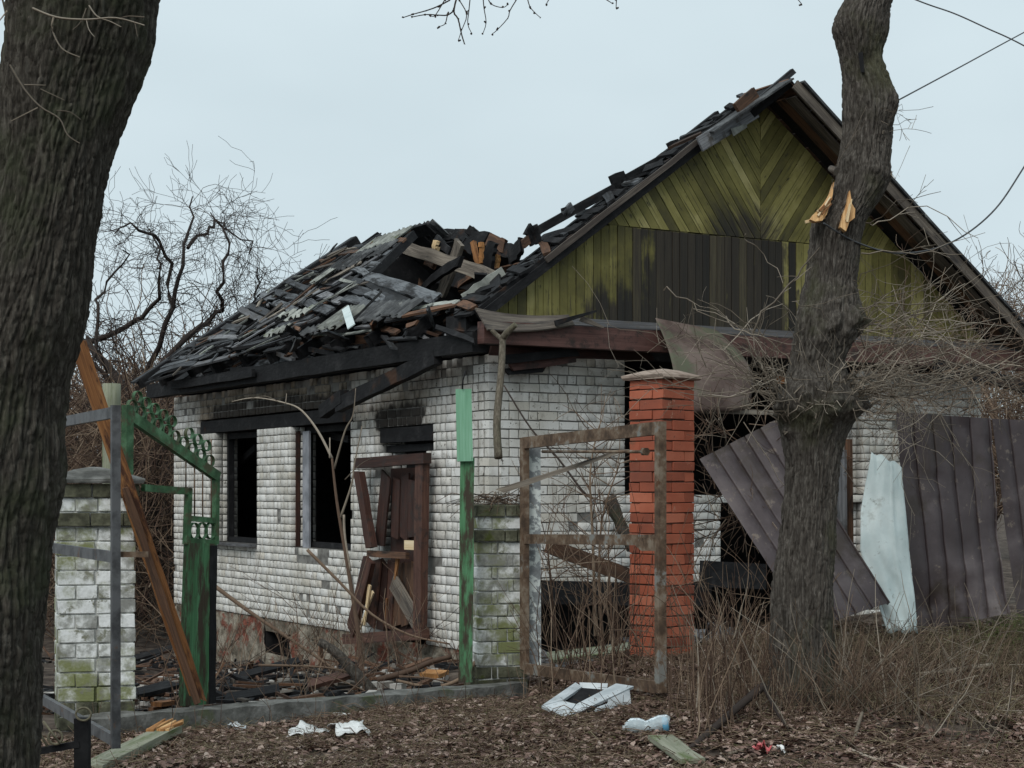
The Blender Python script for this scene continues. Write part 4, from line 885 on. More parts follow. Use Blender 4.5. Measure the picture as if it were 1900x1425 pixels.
for _ in range(70):
    a = random.uniform(0, 6.28); r0 = random.uniform(0, .2); p = cc + Vector((math.cos(a) * r0, math.sin(a) * r0, random.uniform(0, .06))); d = Vector((random.gauss(0, 1), random.gauss(0, 1), random.gauss(0, .25))).normalized() * random.uniform(.08, .22)
    m.tube([p, p + d + Vector((0, 0, .03)), p + d * 1.9 + Vector((random.gauss(0, .04), 0, random.uniform(-.14, .02)))], [.004, .003, .002], 3)
tag(m.build('dry_grass_tuft', 'twig_brown', None), 'tangle of dry grass and twigs on top of the white pillar', 'dry grass', kind='stuff')

# ------------------------------------------------------------------ concrete sill across the gate opening
m = MB(); k0, k1 = Vector((-2.86, 11.55, .09)), Vector((.06, 13.6, .10))
m.board(k0, k1, .22, .2, up, nseg=22, char=.03)
for v_ in m.v: v_ += Vector((0, 0, random.gauss(0, .006)))
tag(m.build('concrete_sill', 'concrete', None), 'long low concrete sill lying across the gate opening', 'concrete beam')

# ------------------------------------------------------------------ iron gate frames
def bar(name, mat, parent, p0, p1, w=.045, t=.04, n=Vector((0, -1, 0)), **k): return one_board(name, mat, parent, p0, p1, w, t, n, **k)
A0, A1 = (.10, 13.75), (1.02, 11.85)
def gpt(u, py_l, py_r): # point on the open leaf; heights from its two stiles
    Y = A0[1] + (A1[1] - A0[1]) * u; xl = A0[0] + (A1[0] - A0[0]) * u
    zl = CZ - (py_l - HY) / FPX * A0[1]; zr = CZ - (py_r - HY) / FPX * A1[1]
    return Vector((xl, Y, zl + (zr - zl) * u))
gt = thing('rusty_gate', 'open rusty angle iron gate frame standing before the red brick pillar', 'gate', (*A1, .3))
gn = Vector((A0[1] - A1[1], A1[0] - A0[0], 0)).normalized()
bar('stile', 'rust_iron', gt, gpt(0, 812, 0), gpt(0, 1242, 0), .07, .05, gn, nseg=6); bar('stile', 'rust_iron', gt, gpt(1, 0, 782), gpt(1, 0, 1285), .06, .06, gn, nseg=6)
bar('rail', 'rust_iron', gt, gpt(0, 822, 794), gpt(.985, 822, 794), .09, .045, gn, nseg=6); bar('rail', 'rust_iron', gt, gpt(.02, 1000, 1000), gpt(.985, 1000, 1002), .075, .045, gn, nseg=6)
bar('rail', 'rust_iron', gt, gpt(.02, 1240, 1276), gpt(1, 1240, 1276), .08, .045, gn, nseg=6)
m = MB(); m.tube([gpt(.15, 838, 838), gpt(.9, 840, 838)], .012, 5); m.tube([gpt(.89, 838, 838), gpt(.91, 838, 838)], .03, 6); m.build('bolt_rod', 'rust_iron', gt)
m = MB(); m.prism([gpt(.80, 998, 998), gpt(.98, 998, 998), gpt(.98, 1022, 1022), gpt(.9, 1022, 1022)], [q - gn * .03 for q in [gpt(.80, 998, 998), gpt(.98, 998, 998), gpt(.98, 1022, 1022), gpt(.9, 1022, 1022)]]); m.build('corner_plate', 'rust_iron', gt)
tag(bar('gate_post', 'peeling_white', None, P(989, 820, 13.85), P(990, 1240, 13.85), .12, .10), 'square post with peeling white paint behind the rusty gate stile', 'post')
tag(bar('split_lath', 'tan_wood', None, P(920, 914, 13.3), P(1172, 830, 13.1), .055, .035, nseg=5, char=.12, ragged=.1, w1=.03), 'splintered wooden lath stuck slanting through the rusty gate', 'lath')
L0, L1 = (-3.27, 11.6), (-2.115, 9.2)
def lpt(u, py_r):
    Y = L0[1] + (L1[1] - L0[1]) * u; x = L0[0] + (L1[0] - L0[0]) * u; return Vector((x, Y, CZ - (py_r - HY) / FPX * L1[1]))
lg = thing('grey_iron_gate', 'grey bare iron gate frame standing beside the big trunk', 'gate', (*L1, .3)); ln = Vector((L0[1] - L1[1], L1[0] - L0[0], 0)).normalized()
bar('stile', 'grey_iron', lg, lpt(1, 752), lpt(1, 1388), .045, .045, ln, nseg=5); bar('stile', 'grey_iron', lg, lpt(0, 752), lpt(0, 1388), .045, .045, ln)
for py in (765, 1034, 1375): bar('rail', 'grey_iron', lg, lpt(0, py), lpt(.99, py), .06, .03, ln, nseg=3)
m = MB()
for py in (765, 1034):
    for u in (.3, .42, .55, .68, .8, .9): m.box(lpt(u, py) + ln * .017, ln, up, ln.cross(up), .008, .02, .02)
m.build('bolt_hole', 'iron_shade_black', lg)
bar('latch', 'rust_iron', lg, lpt(1, 1029) + Vector((.02, .02, 0)), lpt(1, 1029) + Vector((.17, .02, 0)), .03, .02)
# green ornamented leaf
G0, G1 = Vector((-2.68, 12.0, 0)), Vector((-2.2, 12.85, 0)); gd = (G1 - G0).normalized(); gnn = Vector((gd.y, -gd.x, 0))
def gg(px, py):
    return hit(px, py, G0, gnn)
gr = thing('green_gate', 'green iron gate leaf with a sloping rail of welded rings', 'gate', (*G1.to_2d(), .1))
bar('stile', 'green_paint', gr, gg(237, 752), gg(232, 1322), .07, .05, gnn, nseg=4)
bar('stile', 'pale_green', gr, gg(228, 950), gg(223, 1322), .035, .03, gnn)
bar('sloping_rail', 'green_paint', gr, gg(236, 768), gg(404, 885), .075, .045, gnn, nseg=6)
bar('rail', 'green_paint', gr, gg(266, 905), gg(353, 912), .05, .04, gnn, nseg=3)
bar('stile', 'green_paint', gr, gg(350, 906), gg(346, 1010), .045, .04, gnn); bar('stile', 'green_paint', gr, gg(401, 876), gg(399, 1010), .045, .04, gnn)
bar('rail', 'green_paint', gr, gg(352, 962), gg(399, 966), .04, .035, gnn); bar('rail', 'green_paint', gr, gg(347, 1004), gg(399, 1008), .05, .035, gnn)
bar('lower_panel', 'green_post', gr, gg(372, 1008), gg(362, 1308), .32, .05, gnn, nseg=6, char=.01, tint=.5); bar('panel_edge', 'charred_wood', gr, gg(391, 1012), gg(388, 1305), .09, .06, gnn, nseg=5, char=.15)
for px0, y0, y1 in ((345, 850, 905), (361, 850, 960), (392, 815, 965), (376, 870, 960)): m = MB(); m.tube([gg(px0, y0), gg(px0, y1)], .006, 5); m.build('rod', 'rust_iron', gr)
def ring(c, rx, rz, bw=.03):
    m = MB(); n = 16; ex, ez = gd, up; b = 0
    for k in range(n):
        a = 2 * math.pi * k / n
        for (rr, dd) in ((1, -bw / 2), (1, bw / 2), (.91, bw / 2), (.91, -bw / 2)): m.v.append(c + ex * (math.cos(a) * rx * rr) + ez * (math.sin(a) * rz * rr) + gnn * dd)
    for k in range(n):
        for j in range(4): m.face([k * 4 + j, k * 4 + (j + 1) % 4, ((k + 1) % n) * 4 + (j + 1) % 4, ((k + 1) % n) * 4 + j], None, .5, True)
    m.build('ring', 'green_paint', gr)
for k in range(10):
    f = (k + .3) / 10; ring(gg(240 + 160 * f, 750 + 113 * f), .045, .045)
    if k < 9 and k != 5: ring(gg(250 + 160 * f, 733 + 113 * f), .042, .042)
for px in (360, 375, 390): ring(gg(px, 985), .052, .062)
# green post with the lighter board on it at the right pillar
gp2 = thing('green_gate_post', 'weathered green wooden post with a light green board at the white pillar', 'post', P(866, 1262, 13.6))
bar('post', 'green_post', gp2, P(867, 850, 13.62), P(864, 1265, 13.6), .115, .09, nseg=6, char=.05); bar('board', 'green_board', gp2, P(860, 722, 13.58), P(863, 856, 13.55), .125, .03, tint=.7)
m = MB(); m.tube([P(858, 722, 13.55), P(859, 705, 13.55), P(864, 688, 13.55)], .006, 5); m.build('wire', 'iron_shade_black', gp2)
# short black post with wire loops, bottom left
bp = thing('black_iron_post', 'short black iron post with wire loops at the foot of the big trunk', 'post', P(152, 1425, 9.0))
bar('post', 'iron_shade_black', bp, P(153, 1332, 9.0), P(153, 1500, 9.0), .075, .06); bar('arm', 'iron_shade_black', bp, P(148, 1380, 8.98), P(66, 1395, 8.98), .035, .03)
m = MB(); m.tube([P(155 + 14 * math.cos(a), 1325 + 12 * math.sin(a), 8.95) for a in np.linspace(0, 6.28, 20)], .006, 5, caps=False); m.build('wire_loop', 'wire', bp); m = MB(); m.tube([P(103 + 13 * math.cos(a), 1368 + 13 * math.sin(a), 8.95) for a in np.linspace(0, 6.28, 20)], .007, 5, caps=False); m.build('wire_loop', 'wire', bp)
m = MB(); m.tube([P(68, 1350, 8.9), P(88, 1385, 8.9)], .006, 4); m.build('wire_end', 'wire', bp); m = MB(); m.tube([P(80, 1338, 8.9), P(112, 1380, 8.9)], .006, 4); m.build('wire_end', 'wire', bp)

# ------------------------------------------------------------------ profiled fence sheets
def fence_sheet(name, label, a, b, c, d, ribs, mat='brown_sheet', dent=0.03, seed=1, group=None, fold=None):
    """a..d corners TL TR BR BL; trapezoid ribs run from top to bottom"""
    nrm = ((b - a).cross(d - a)).normalized()
    if nrm.y > 0: nrm = -nrm
    prof = []
    for r in range(ribs):
        for f, h in ((0, 0), (.42, .004), (.86, 0), (.872, -.04), (.93, -.04), (.942, 0)): prof.append(((r + f) / ribs, h))
    prof.append((1, 0)); nv = 44; n = len(prof); vs = []; rs = random.Random(seed); dn = [(rs.random(), rs.random(), rs.uniform(.04, .11), rs.choice([-1, -1, 1]) * rs.uniform(.3, 1)) for _ in range(14)]
    for j in range(nv + 1):
        v = j / nv
        for (u, h) in prof:
            p = lerp4(a, b, c, d, u, v); q = (float(fbm(np.array(u * 3.0 + seed * 9), np.array(v * 3.5 + seed), 3, seed)) - .45) * dent * 2.6
            s1 = float(fbm(np.array(u * 9.0 + seed * 5), np.array(v * 10 + seed), 2, seed + 3)) - .37
            q += s1 * dent * .5 + sum(am * dent * max(0, 1 - math.hypot((u - du) * .9, (v - dv) * 1.6) / rd) for du, dv, rd, am in dn)
            vs.append(p + nrm * (h + q) + (Vector(fold(u, v)) if fold else Vector((0, 0, 0))))
    fs = [(j * n + i, (j + 1) * n + i, (j + 1) * n + i + 1, j * n + i + 1) for j in range(nv) for i in range(n - 1)]
    bb = len(vs); vs += [p - nrm * .003 for p in vs]; fs += [(bb + q[3], bb + q[2], bb + q[1], bb + q[0]) for q in fs[:]]
    o = mesh_np(name, [tuple(p) for p in vs], fs, mat, None, [.5] * len(fs), False)
    return tag(o, label, 'fence panel', group)
fence_sheet('fence_sheet', 'brown ribbed metal sheet fallen aslant behind the broken tree', P(1298, 852, 14.1), P(1441, 778, 14.25), P(1652, 1118, 13.7), P(1500, 1165, 13.5), 5, dent=.014, seed=2, group='brown metal fence sheets')
fence_sheet('fence_sheet', 'dented brown ribbed metal sheet with a buckled lower corner right of the pale sheet', P(1662, 765, 14.35), P(1838, 776, 14.45), P(1864, 1150, 14.2), P(1704, 1180, 14.2), 5, dent=.04, seed=5, group='brown metal fence sheets',
            fold=lambda u, v: (0.0, -.30 * max(0, v - .62) * (u ** 2) * 2.0 + .25 * max(0, v - .7), .14 * max(0, v - .7) * u * 1.6))
fence_sheet('fence_sheet', 'brown ribbed metal sheet cut by the right edge of the picture', P(1840, 777, 14.5), P(2050, 785, 14.6), P(2080, 1150, 14.5), P(1888, 1140, 14.4), 6, dent=.015, seed=7, group='brown metal fence sheets')
def pale_fn(u, v):
    x0 = float(np.interp(v, [0, .33, .55, 1], [1617, 1597, 1596, 1646])); x1 = float(np.interp(v, [0, 1], [1672, 1704]))
    y = 838 + 26 * u + 3 * math.sin(u * 14) + (335 - 26 * u) * v; p = P(x0 + (x1 - x0) * u, y, 14.05 - .25 * v)
    return p + Vector((0, -.03 * math.sin(u * 3.14) - .02 * max(0, 1 - abs(u - .66 - .05 * v) / .05) + .004 * math.sin(v * 9 + u * 3) + (float(fbm(np.array(u * 4.0 + 3), np.array(v * 7.0 + 5), 3, 77)) - .45) * .07, 0))
tag(grid_sheet('pale_metal_sheet', 'pale_sheet', None, pale_fn, 24, 24, .004, (0, -1, 0), False), 'pale whitish metal sheet standing between the tree and the dented fence sheet', 'metal sheet')
tag(one_board('white_scrap', 'pale_sheet', None, gp(1650, 1160, .03), gp(1715, 1168, .03), .22, .01, up, nseg=4, char=.2), 'small white scrap on the ground at the foot of the pale sheet', 'scrap')
tag(bar('fence_post', 'grey_wood', None, P(1560, 835, 14.5), P(1562, 1100, 14.5), .09, .05, tint=.6), 'grey wooden fence post right behind the tree trunk', 'post')
tag(bar('fence_stake', 'brown_wood', None, P(1574, 815, 14.6), P(1577, 1090, 14.6), .06, .05, tint=.6), 'narrow brown stake beside the grey fence post', 'post')

# ------------------------------------------------------------------ planks, sticks and rubbish
def curve(pts, n=4):
    pts = [Vector(p) for p in pts]; r = []
    for i in range(len(pts) - 1):
        p0, p1, p2, p3 = pts[max(i - 1, 0)], pts[i], pts[i + 1], pts[min(i + 2, len(pts) - 1)]
        for k in range(n):
            t = k / n; r.append(.5 * ((2 * p1) + (p2 - p0) * t + (2 * p0 - 5 * p1 + 4 * p2 - p3) * t * t + (3 * p1 - p0 - 3 * p2 + p3) * t ** 3))
    return r + [pts[-1]]
m = MB(); a, b = P(142, 628, 11.6), P(372, 1310, 12.1); n = Vector((.25, -1, .1)).normalized()
m.board(a, b, .11, .05, n, nseg=14, char=.06, ragged=.12, tint=.6)
pl = m.build('plank', 'orange_wood', None); tag(pl, 'long orange split plank leaning across the green gate', 'plank')
pl.name = 'leaning_plank'
m = MB(); m.board(P(232, 905, 11.72), P(366, 1305, 12.05), .06, .03, n, nseg=8, char=.2, tint=.1); o = m.build('dark_split', 'brown_wood', pl)
bkn = thing('broken_plank', 'mossy broken plank with splintered yellow end lying before the sill', 'plank', gp(250, 1380))
q0, q1 = gp(168, 1428, .05), gp(318, 1352, .09)
one_board('plank', 'moss_plank', bkn, q0, q1, .15, .05, up, nseg=5, char=.04)
ax = (q1 - q0).normalized()
for k in range(6):
    s0 = q1 - ax * .25 + Vector((random.gauss(0, .03), random.gauss(0, .03), .028)); one_board('splinter', 'fresh_wood', bkn, s0, s0 + ax * random.uniform(.25, .45) + Vector((random.gauss(0, .03), random.gauss(0, .02), random.gauss(0, .01))), .05, .02, up, w1=.008)
tag(one_board('grey_board', 'moss_plank', None, gp(1225, 1368, .04), gp(1285, 1412, .04), .16, .03, up, nseg=3, char=.1), 'flat greenish board lying in the leaves in front of the bottle', 'board')
# forked prop stick
m = MB(); m.tube(curve([P(925, 850, 13.6), P(922, 780, 13.7), P(930, 690, 13.8), P(933, 625, 13.9)]), [.033 - .0006 * i for i in range(13)], 8); m.tube(curve([P(933, 628, 13.9), P(940, 618, 13.85), P(957, 602, 13.8)]), [.03 - .0008 * i for i in range(9)], 7); m.tube(curve([P(933, 630, 13.9), P(922, 622, 13.95), P(912, 612, 13.95)]), [.022 - .0006 * i for i in range(9)], 7)
tag(m.build('forked_stick', 'forked_bark', None), 'forked debarked branch standing on the white pillar up to the eaves', 'branch')
def stick(name, label, pts, r0, r1, mat='twig_brown', cat='branch', group=None, k=6):
    c = curve(pts, 4); n_ = len(c); m = MB(); m.tube(c, [r0 + (r1 - r0) * i / (n_ - 1) for i in range(n_)], k, tint=random.random()); return tag(m.build(name, mat, None), label, cat, group)
# saplings and branches in the yard
sp_ = thing('sapling', 'bare thin sapling growing in front of the second window', 'sapling', P(660, 1240, 16.2))
def tub(parent, name, mat, *lines):
    m = MB()
    for (pts, r0, r1) in lines:
        c = curve(pts, 4); m.tube(c, [r0 + (r1 - r0) * i / (len(c) - 1) for i in range(len(c))], 6)
    return m.build(name, mat, parent)
Q = lambda Y, *xy: [P(x, y, Y) for x, y in xy]
tub(sp_, 'trunk', 'twig_brown', (Q(16.2, (672, 1275), (668, 1200), (655, 1110), (640, 1020), (625, 930), (616, 850)), .03, .011))
tub(sp_, 'branch', 'twig_pale', (Q(16.2, (616, 850), (590, 800), (560, 762), (530, 748), (475, 738), (430, 745)), .014, .003), (Q(16.2, (620, 870), (640, 800), (655, 770), (660, 720)), .012, .004), (Q(16.1, (612, 850), (612, 812)), .01, .005), (Q(16.1, (632, 960), (652, 900), (658, 860), (672, 790)), .013, .005), (Q(16.1, (520, 747), (492, 735), (460, 740)), .004, .002), (Q(16.1, (530, 748), (532, 730)), .005, .003), (Q(16.2, (640, 890), (668, 862), (690, 850)), .006, .002), (Q(16.2, (650, 1060), (640, 1000), (638, 955)), .016, .012))
stick('fallen_log', 'thick dark fallen branch leaning on the rubble behind the sill', Q(14.2, (592, 1190), (625, 1212), (660, 1250), (690, 1285)), .035, .06, 'bark_grey')
stick('fallen_branch', 'long thin branch arching across the side wall from the sill to the gate', Q(15.8, (395, 1085), (470, 1140), (560, 1200), (640, 1255)), .022, .012)
stick('fallen_branch', 'slim brown branch drooping over the foundation below the door', Q(15.2, (570, 1020), (630, 1080), (690, 1140), (760, 1178), (835, 1195)), .016, .008)
stick('fallen_branch', 'thick pale branch lying on the rubble toward the white pillar', Q(14.6, (700, 1262), (760, 1245), (800, 1228), (838, 1218)), .03, .022)
stick('fallen_branch', 'curved branch hooked up beside the foot of the green post', Q(13.9, (735, 1262), (800, 1275), (850, 1262), (880, 1232), (891, 1222)), .012, .025)
stick('fallen_branch', 'thin curved twig lying just above the sill', Q(13.9, (740, 1255), (790, 1258), (850, 1268)), .01, .006)
stick('fallen_branch', 'branch leaning over rubble near the fallen log', Q(14.4, (480, 1234), (600, 1238), (660, 1252)), .012, .006)
stick('bent_twig', 'dead forked twig lying in front of the tree base', [gp(1275, 1395, .02), P(1360, 1320, 10.9), P(1417, 1272, 11.1)], .02, .03, 'twig_dark')
stick('bent_twig', 'dark twig hanging down from the forked one before the tree', [P(1415, 1270, 11.1), P(1440, 1320, 10.9), gp(1475, 1370, .01)], .014, .006, 'twig_dark')
stick('pale_stick', 'bare pale stick lying in the brush right of the tree', [gp(1690, 1252, .05), gp(1760, 1245, .1), gp(1840, 1234, .1)], .014, .02, 'twig_pale')
stick('pale_stick', 'broken pale stick standing in the leaves below the tree', [gp(1585, 1375, .02), gp(1592, 1345, .06), gp(1600, 1322, .1)], .014, .01, 'twig_pale')
stick('pale_stick', 'straight pale stick lying in front of the brush at bottom right', [gp(1570, 1388, .03), gp(1620, 1408, .03), gp(1690, 1428, .03)], .012, .008, 'twig_pale')
stick('pale_stick', 'yellowish stick lying near the red wrapper', [gp(1352, 1399, .03), gp(1380, 1391, .03), gp(1400, 1385, .04)], .01, .006, 'twig_pale')
stick('white_tube', 'short white tube lying on the leaves below the sill', [gp(620, 1326, .03), gp(650, 1328, .03)], .018, .018, 'paper', 'tube')
# rubbish
def crumple(name, label, px, py, W, D, mat, cat, seed, rot=0.0, hgt=.05, group=None):
    c = gp(px, py, .03); e = Vector((math.cos(rot), math.sin(rot), 0)); f = Vector((-math.sin(rot), math.cos(rot), 0))
    def fn(u, v):
        h = float(fbm(np.array(u * 2.6 + seed * 3.3), np.array(v * 2.6 + seed), 3, seed)) - .3
        edge = 1 - .16 * math.sin(u * 9 + seed) * (v > .8) - .12 * math.cos(v * 11 + seed) * (u < .2)
        p = c + e * ((u - .5) * W * edge) + f * ((v - .5) * D) + Vector((0, 0, h * hgt * 3)); return p
    return tag(grid_sheet(name, mat, None, fn, 12, 12, .003, up, False), label, cat, group)
crumple('crumpled_paper', 'crumpled printed paper lying left of the other on the leaves', 572, 1362, .27, .30, 'paper', 'paper', 3, -.3)
crumple('crumpled_paper', 'crumpled white paper lying right of the other on the leaves', 648, 1360, .23, .32, 'paper', 'paper', 8, .4, .07)
crumple('red_wrapper', 'small crumpled red and white wrapper at bottom right', 1415, 1391, .075, .10, 'red_foil', 'wrapper', 5, .4, .05)
crumple('foil_scrap', 'tiny silver foil scrap beside the red wrapper', 1448, 1392, .05, .06, 'paper', 'scrap', 6, .1, .03)
crumple('plastic_scrap', 'pale plastic scrap below the sill near the bottom left', 440, 1352, .12, .16, 'white_plastic', 'scrap', 9, .2, .04)
crumple('paper_scrap', 'small white scrap left of the crumpled papers', 462, 1330, .10, .12, 'paper', 'scrap', 10, .5, .03)
# broken white plastic casing
bx = thing('broken_appliance', 'broken white plastic appliance casing lying open below the rusty gate', 'appliance', gp(1090, 1335))
def cp(x, y, dY=0.0, base=11.75): return P(x, y, base + dY)
m = MB()
def slab(name, pts, mat, th=.012, n=Vector((0, -1, .3))):
    mm = MB(); mm.prism(pts, [p - n.normalized() * th for p in pts]); mm.build(name, mat, bx)
slab('frame_panel', [cp(1051, 1332, -.15), cp(1176, 1273, .15), cp(1143, 1268, .3), cp(1070, 1306, .05)], 'white_plastic', .02, Vector((0, -.4, 1)))
slab('frame_panel', [cp(1005, 1310, .05), cp(1050, 1331, -.15), cp(1068, 1306, .04), cp(1044, 1300, .12)], 'white_plastic', .02, Vector((0, -.4, 1)))
slab('frame_panel', [cp(1005, 1309, .06), cp(1044, 1299, .13), cp(1080, 1274, .46), cp(1068, 1266, .5)], 'white_plastic', .02, Vector((0, -.3, 1)))
slab('rear_panel', [cp(1075, 1266, .5), cp(1128, 1268, .45), cp(1126, 1280, .42), cp(1078, 1276, .48)], 'white_plastic', .02, Vector((0, -.6, .6)))
slab('hollow_shade', [cp(1045, 1304, .2), cp(1090, 1306, .1), cp(1128, 1280, .4), cp(1078, 1276, .46)], 'iron_shade_black', .01, Vector((0, -.4, 1)))  # black slab stands in for shade inside the open casing
slab('side_panel', [cp(1122, 1340, -.1), cp(1172, 1312, .05), cp(1168, 1280, .12), cp(1130, 1298, .0)], 'white_plastic', .014, Vector((.4, -1, .2)))
slab('side_panel', [cp(1102, 1318, -.12), cp(1126, 1338, -.12), cp(1140, 1300, .02), cp(1108, 1312, -.05)], 'white_plastic', .014, Vector((-.3, -1, .4)))
slab('front_panel', [cp(1050, 1330, -.15), cp(1098, 1342, -.14), cp(1122, 1322, 0), cp(1112, 1302, .02)], 'iron_shade_black', .02, Vector((0, -1, .2)))
# plastic bottle
bt = thing('plastic_bottle', 'squashed clear plastic bottle with a blue end beside the broken casing', 'bottle', gp(1200, 1356))
b0 = gp(1158, 1351, .06); b1 = gp(1242, 1343, .06); dv = (b1 - b0)
m = MB(); prof = [(0, .014), (.04, .015), (.06, .03), (.16, .048), (.3, .053), (.4, .05), (.46, .045), (.55, .05), (.62, .052), (.8, .053), (.94, .052), (1, .04)]
m.tube([b0 + dv * f + Vector((0, 0, .012 * math.sin(f * 9))) for f, _ in prof], [r for _, r in prof], 14)
m.build('bottle_body', 'clear_plastic', bt)
m = MB(); m.tube([b0 + dv * .86, b0 + dv * .985], [.0535, .048], 14); m.build('bottle_base', 'blue_label', bt)
m = MB(); m.tube([b0 - dv * .03, b0 + dv * .03], .017, 10); m.build('cap', 'white_plastic', bt)
# rubble and burnt planks in the yard
i = 0
spots = [('charred plank lying on the rubble at the left under the vent', 'charred_wood', (420, 1262), (560, 1225)), ('broad red brown board lying on rubble below the vent', 'red_paint', (470, 1228), (585, 1292)), ('dark red board end beside the fallen log', 'red_paint', (560, 1275), (650, 1250)), ('charred plank lying close behind the sill', 'charred_wood', (400, 1300), (540, 1275)),
         ('pale split lath in the rubble near the log', 'tan_wood', (610, 1262), (680, 1275)), ('charred post lying left of the green gate panel', 'charred_wood', (240, 1290), (330, 1268)), ('burnt lath lying between green gate and pillar', 'charred_wood', (235, 1225), (330, 1200)), ('short orange splinter behind the sill', 'orange_wood', (285, 1308), (320, 1302)),
         ('yellow split piece in the rubble below the door', 'fresh_wood', (795, 1255), (815, 1245)), ('brown board stuck in the rubble under the door', 'brown_wood', (690, 1240), (745, 1262)), ('greenish board lying flat behind the rusty gate', 'moss_plank', (1010, 1222), (1185, 1200)), ('grey board lying behind the rusty gate', 'grey_wood', (1015, 1165), (1160, 1145))]
for lab, mt, a, b in spots:
    tag(one_board('debris_plank', mt, None, gp(*a, .06 + .02 * (i % 3)), P(*b, gp(*a, .06).y + random.uniform(0, .3)), random.uniform(.1, .2), .035, (up + Vector((0, -.35, 0))).normalized(), nseg=4, char=.1, ragged=.1), lab, 'plank', 'planks strewn in the yard'); i += 1
# loose heap of charred bits, brick crumbs and laths: nobody could count it
m = MB()
def heap(n, fn, mats_r, big):
    for _ in range(n):
        x, y = fn(); z = float(gz(x, y)); d = Vector((random.gauss(0, 1), random.gauss(0, 1), random.gauss(0, .12))).normalized(); p = Vector((x, y, z + random.random() * .07))
        if random.random() < big: m.board(p, p + d * random.uniform(.12, .5), random.uniform(.02, .09), .02, (up + d * .2).normalized(), nseg=2, char=.15, ragged=.03)
        else:
            s_ = random.uniform(.02, .075); m.box(p, d, d.cross(up).normalized(), d.cross(d.cross(up)).normalized(), s_ * 1.6, s_, s_ * .7)
def yard():
    t = random.uniform(-.4, 9.6); s_ = -abs(random.gauss(0, 1.1)) - .35; p = H(s_, t, 0); return p.x, p.y
def yard2():
    return random.uniform(-4.2, -.6), random.uniform(13.2, 17.5)
heap(650, yard, 0, .6); heap(450, yard2, 0, .5)
o = m.build('charred_rubble', 'charred_wood', None); tag(o, 'loose charred rubble heaped along the side wall', 'rubble', kind='stuff')
m = MB(); heap(320, yard, 0, .12); heap(420, yard2, 0, .1); o = m.build('brick_rubble', 'rubble', None); tag(o, 'pale brick and plaster crumbs strewn over the yard', 'rubble', kind='stuff')
m = MB(); heap(300, yard, 0, .9); heap(300, yard2, 0, .9); o = m.build('brown_rubble', 'brown_wood', None); tag(o, 'broken brown laths mixed into the yard rubble', 'rubble', kind='stuff')
m = MB(); heap(150, lambda: (random.uniform(.2, 2.2), random.uniform(14.8, 18)), 0, .8); o = m.build('front_rubble', 'grey_wood', None); tag(o, 'grey laths and boards littering the ground before the front wall', 'rubble', kind='stuff')
# mossy stub post behind the left pillar
m = MB(); m.tube(curve([P(209, 1100, 13.2), P(207, 900, 13.2), P(207, 712, 13.2)]), .07, 10); tag(m.build('wooden_stub_post', 'moss_plank', None), 'round mossy wooden post behind the grey iron gate', 'post')
# overhead cables
def cable(lab, pts, r=.012, far=None, near=None):
    c = curve(pts, 8) if far is None else curve(pts, 8) + [far]
    if near is not None: c = [near] + c
    m = MB(); m.tube(c, r, 5); tag(m.build('cable', 'cable', None), lab, 'cable', 'overhead cables')
cable('black cable crossing the top right corner downward', [P(1560, -60, 16), P(1700, 0, 16), P(1770, 25, 16), P(1830, 52, 16), P(1900, 85, 16), P(2050, 170, 16)], .007, P(3600, 1000, 16), P(500, -520, 16))
cable('straight cable rising from the tree to the right edge', [P(1640, 200, 12.2), P(1780, 125, 14), P(1900, 60, 16), P(2100, -45, 19)], .006, P(3600, -830, 45))
cable('loose cable sagging from the splintered tree wound', [P(1528, 414, 11.3), P(1590, 450, 11.5), P(1670, 470, 11.8), P(1760, 452, 12.1), P(1840, 395, 12.5), P(1900, 310, 12.8), P(1990, 160, 13.2), P(2060, 20, 13.5)], .0065, P(2700, -1300, 16))
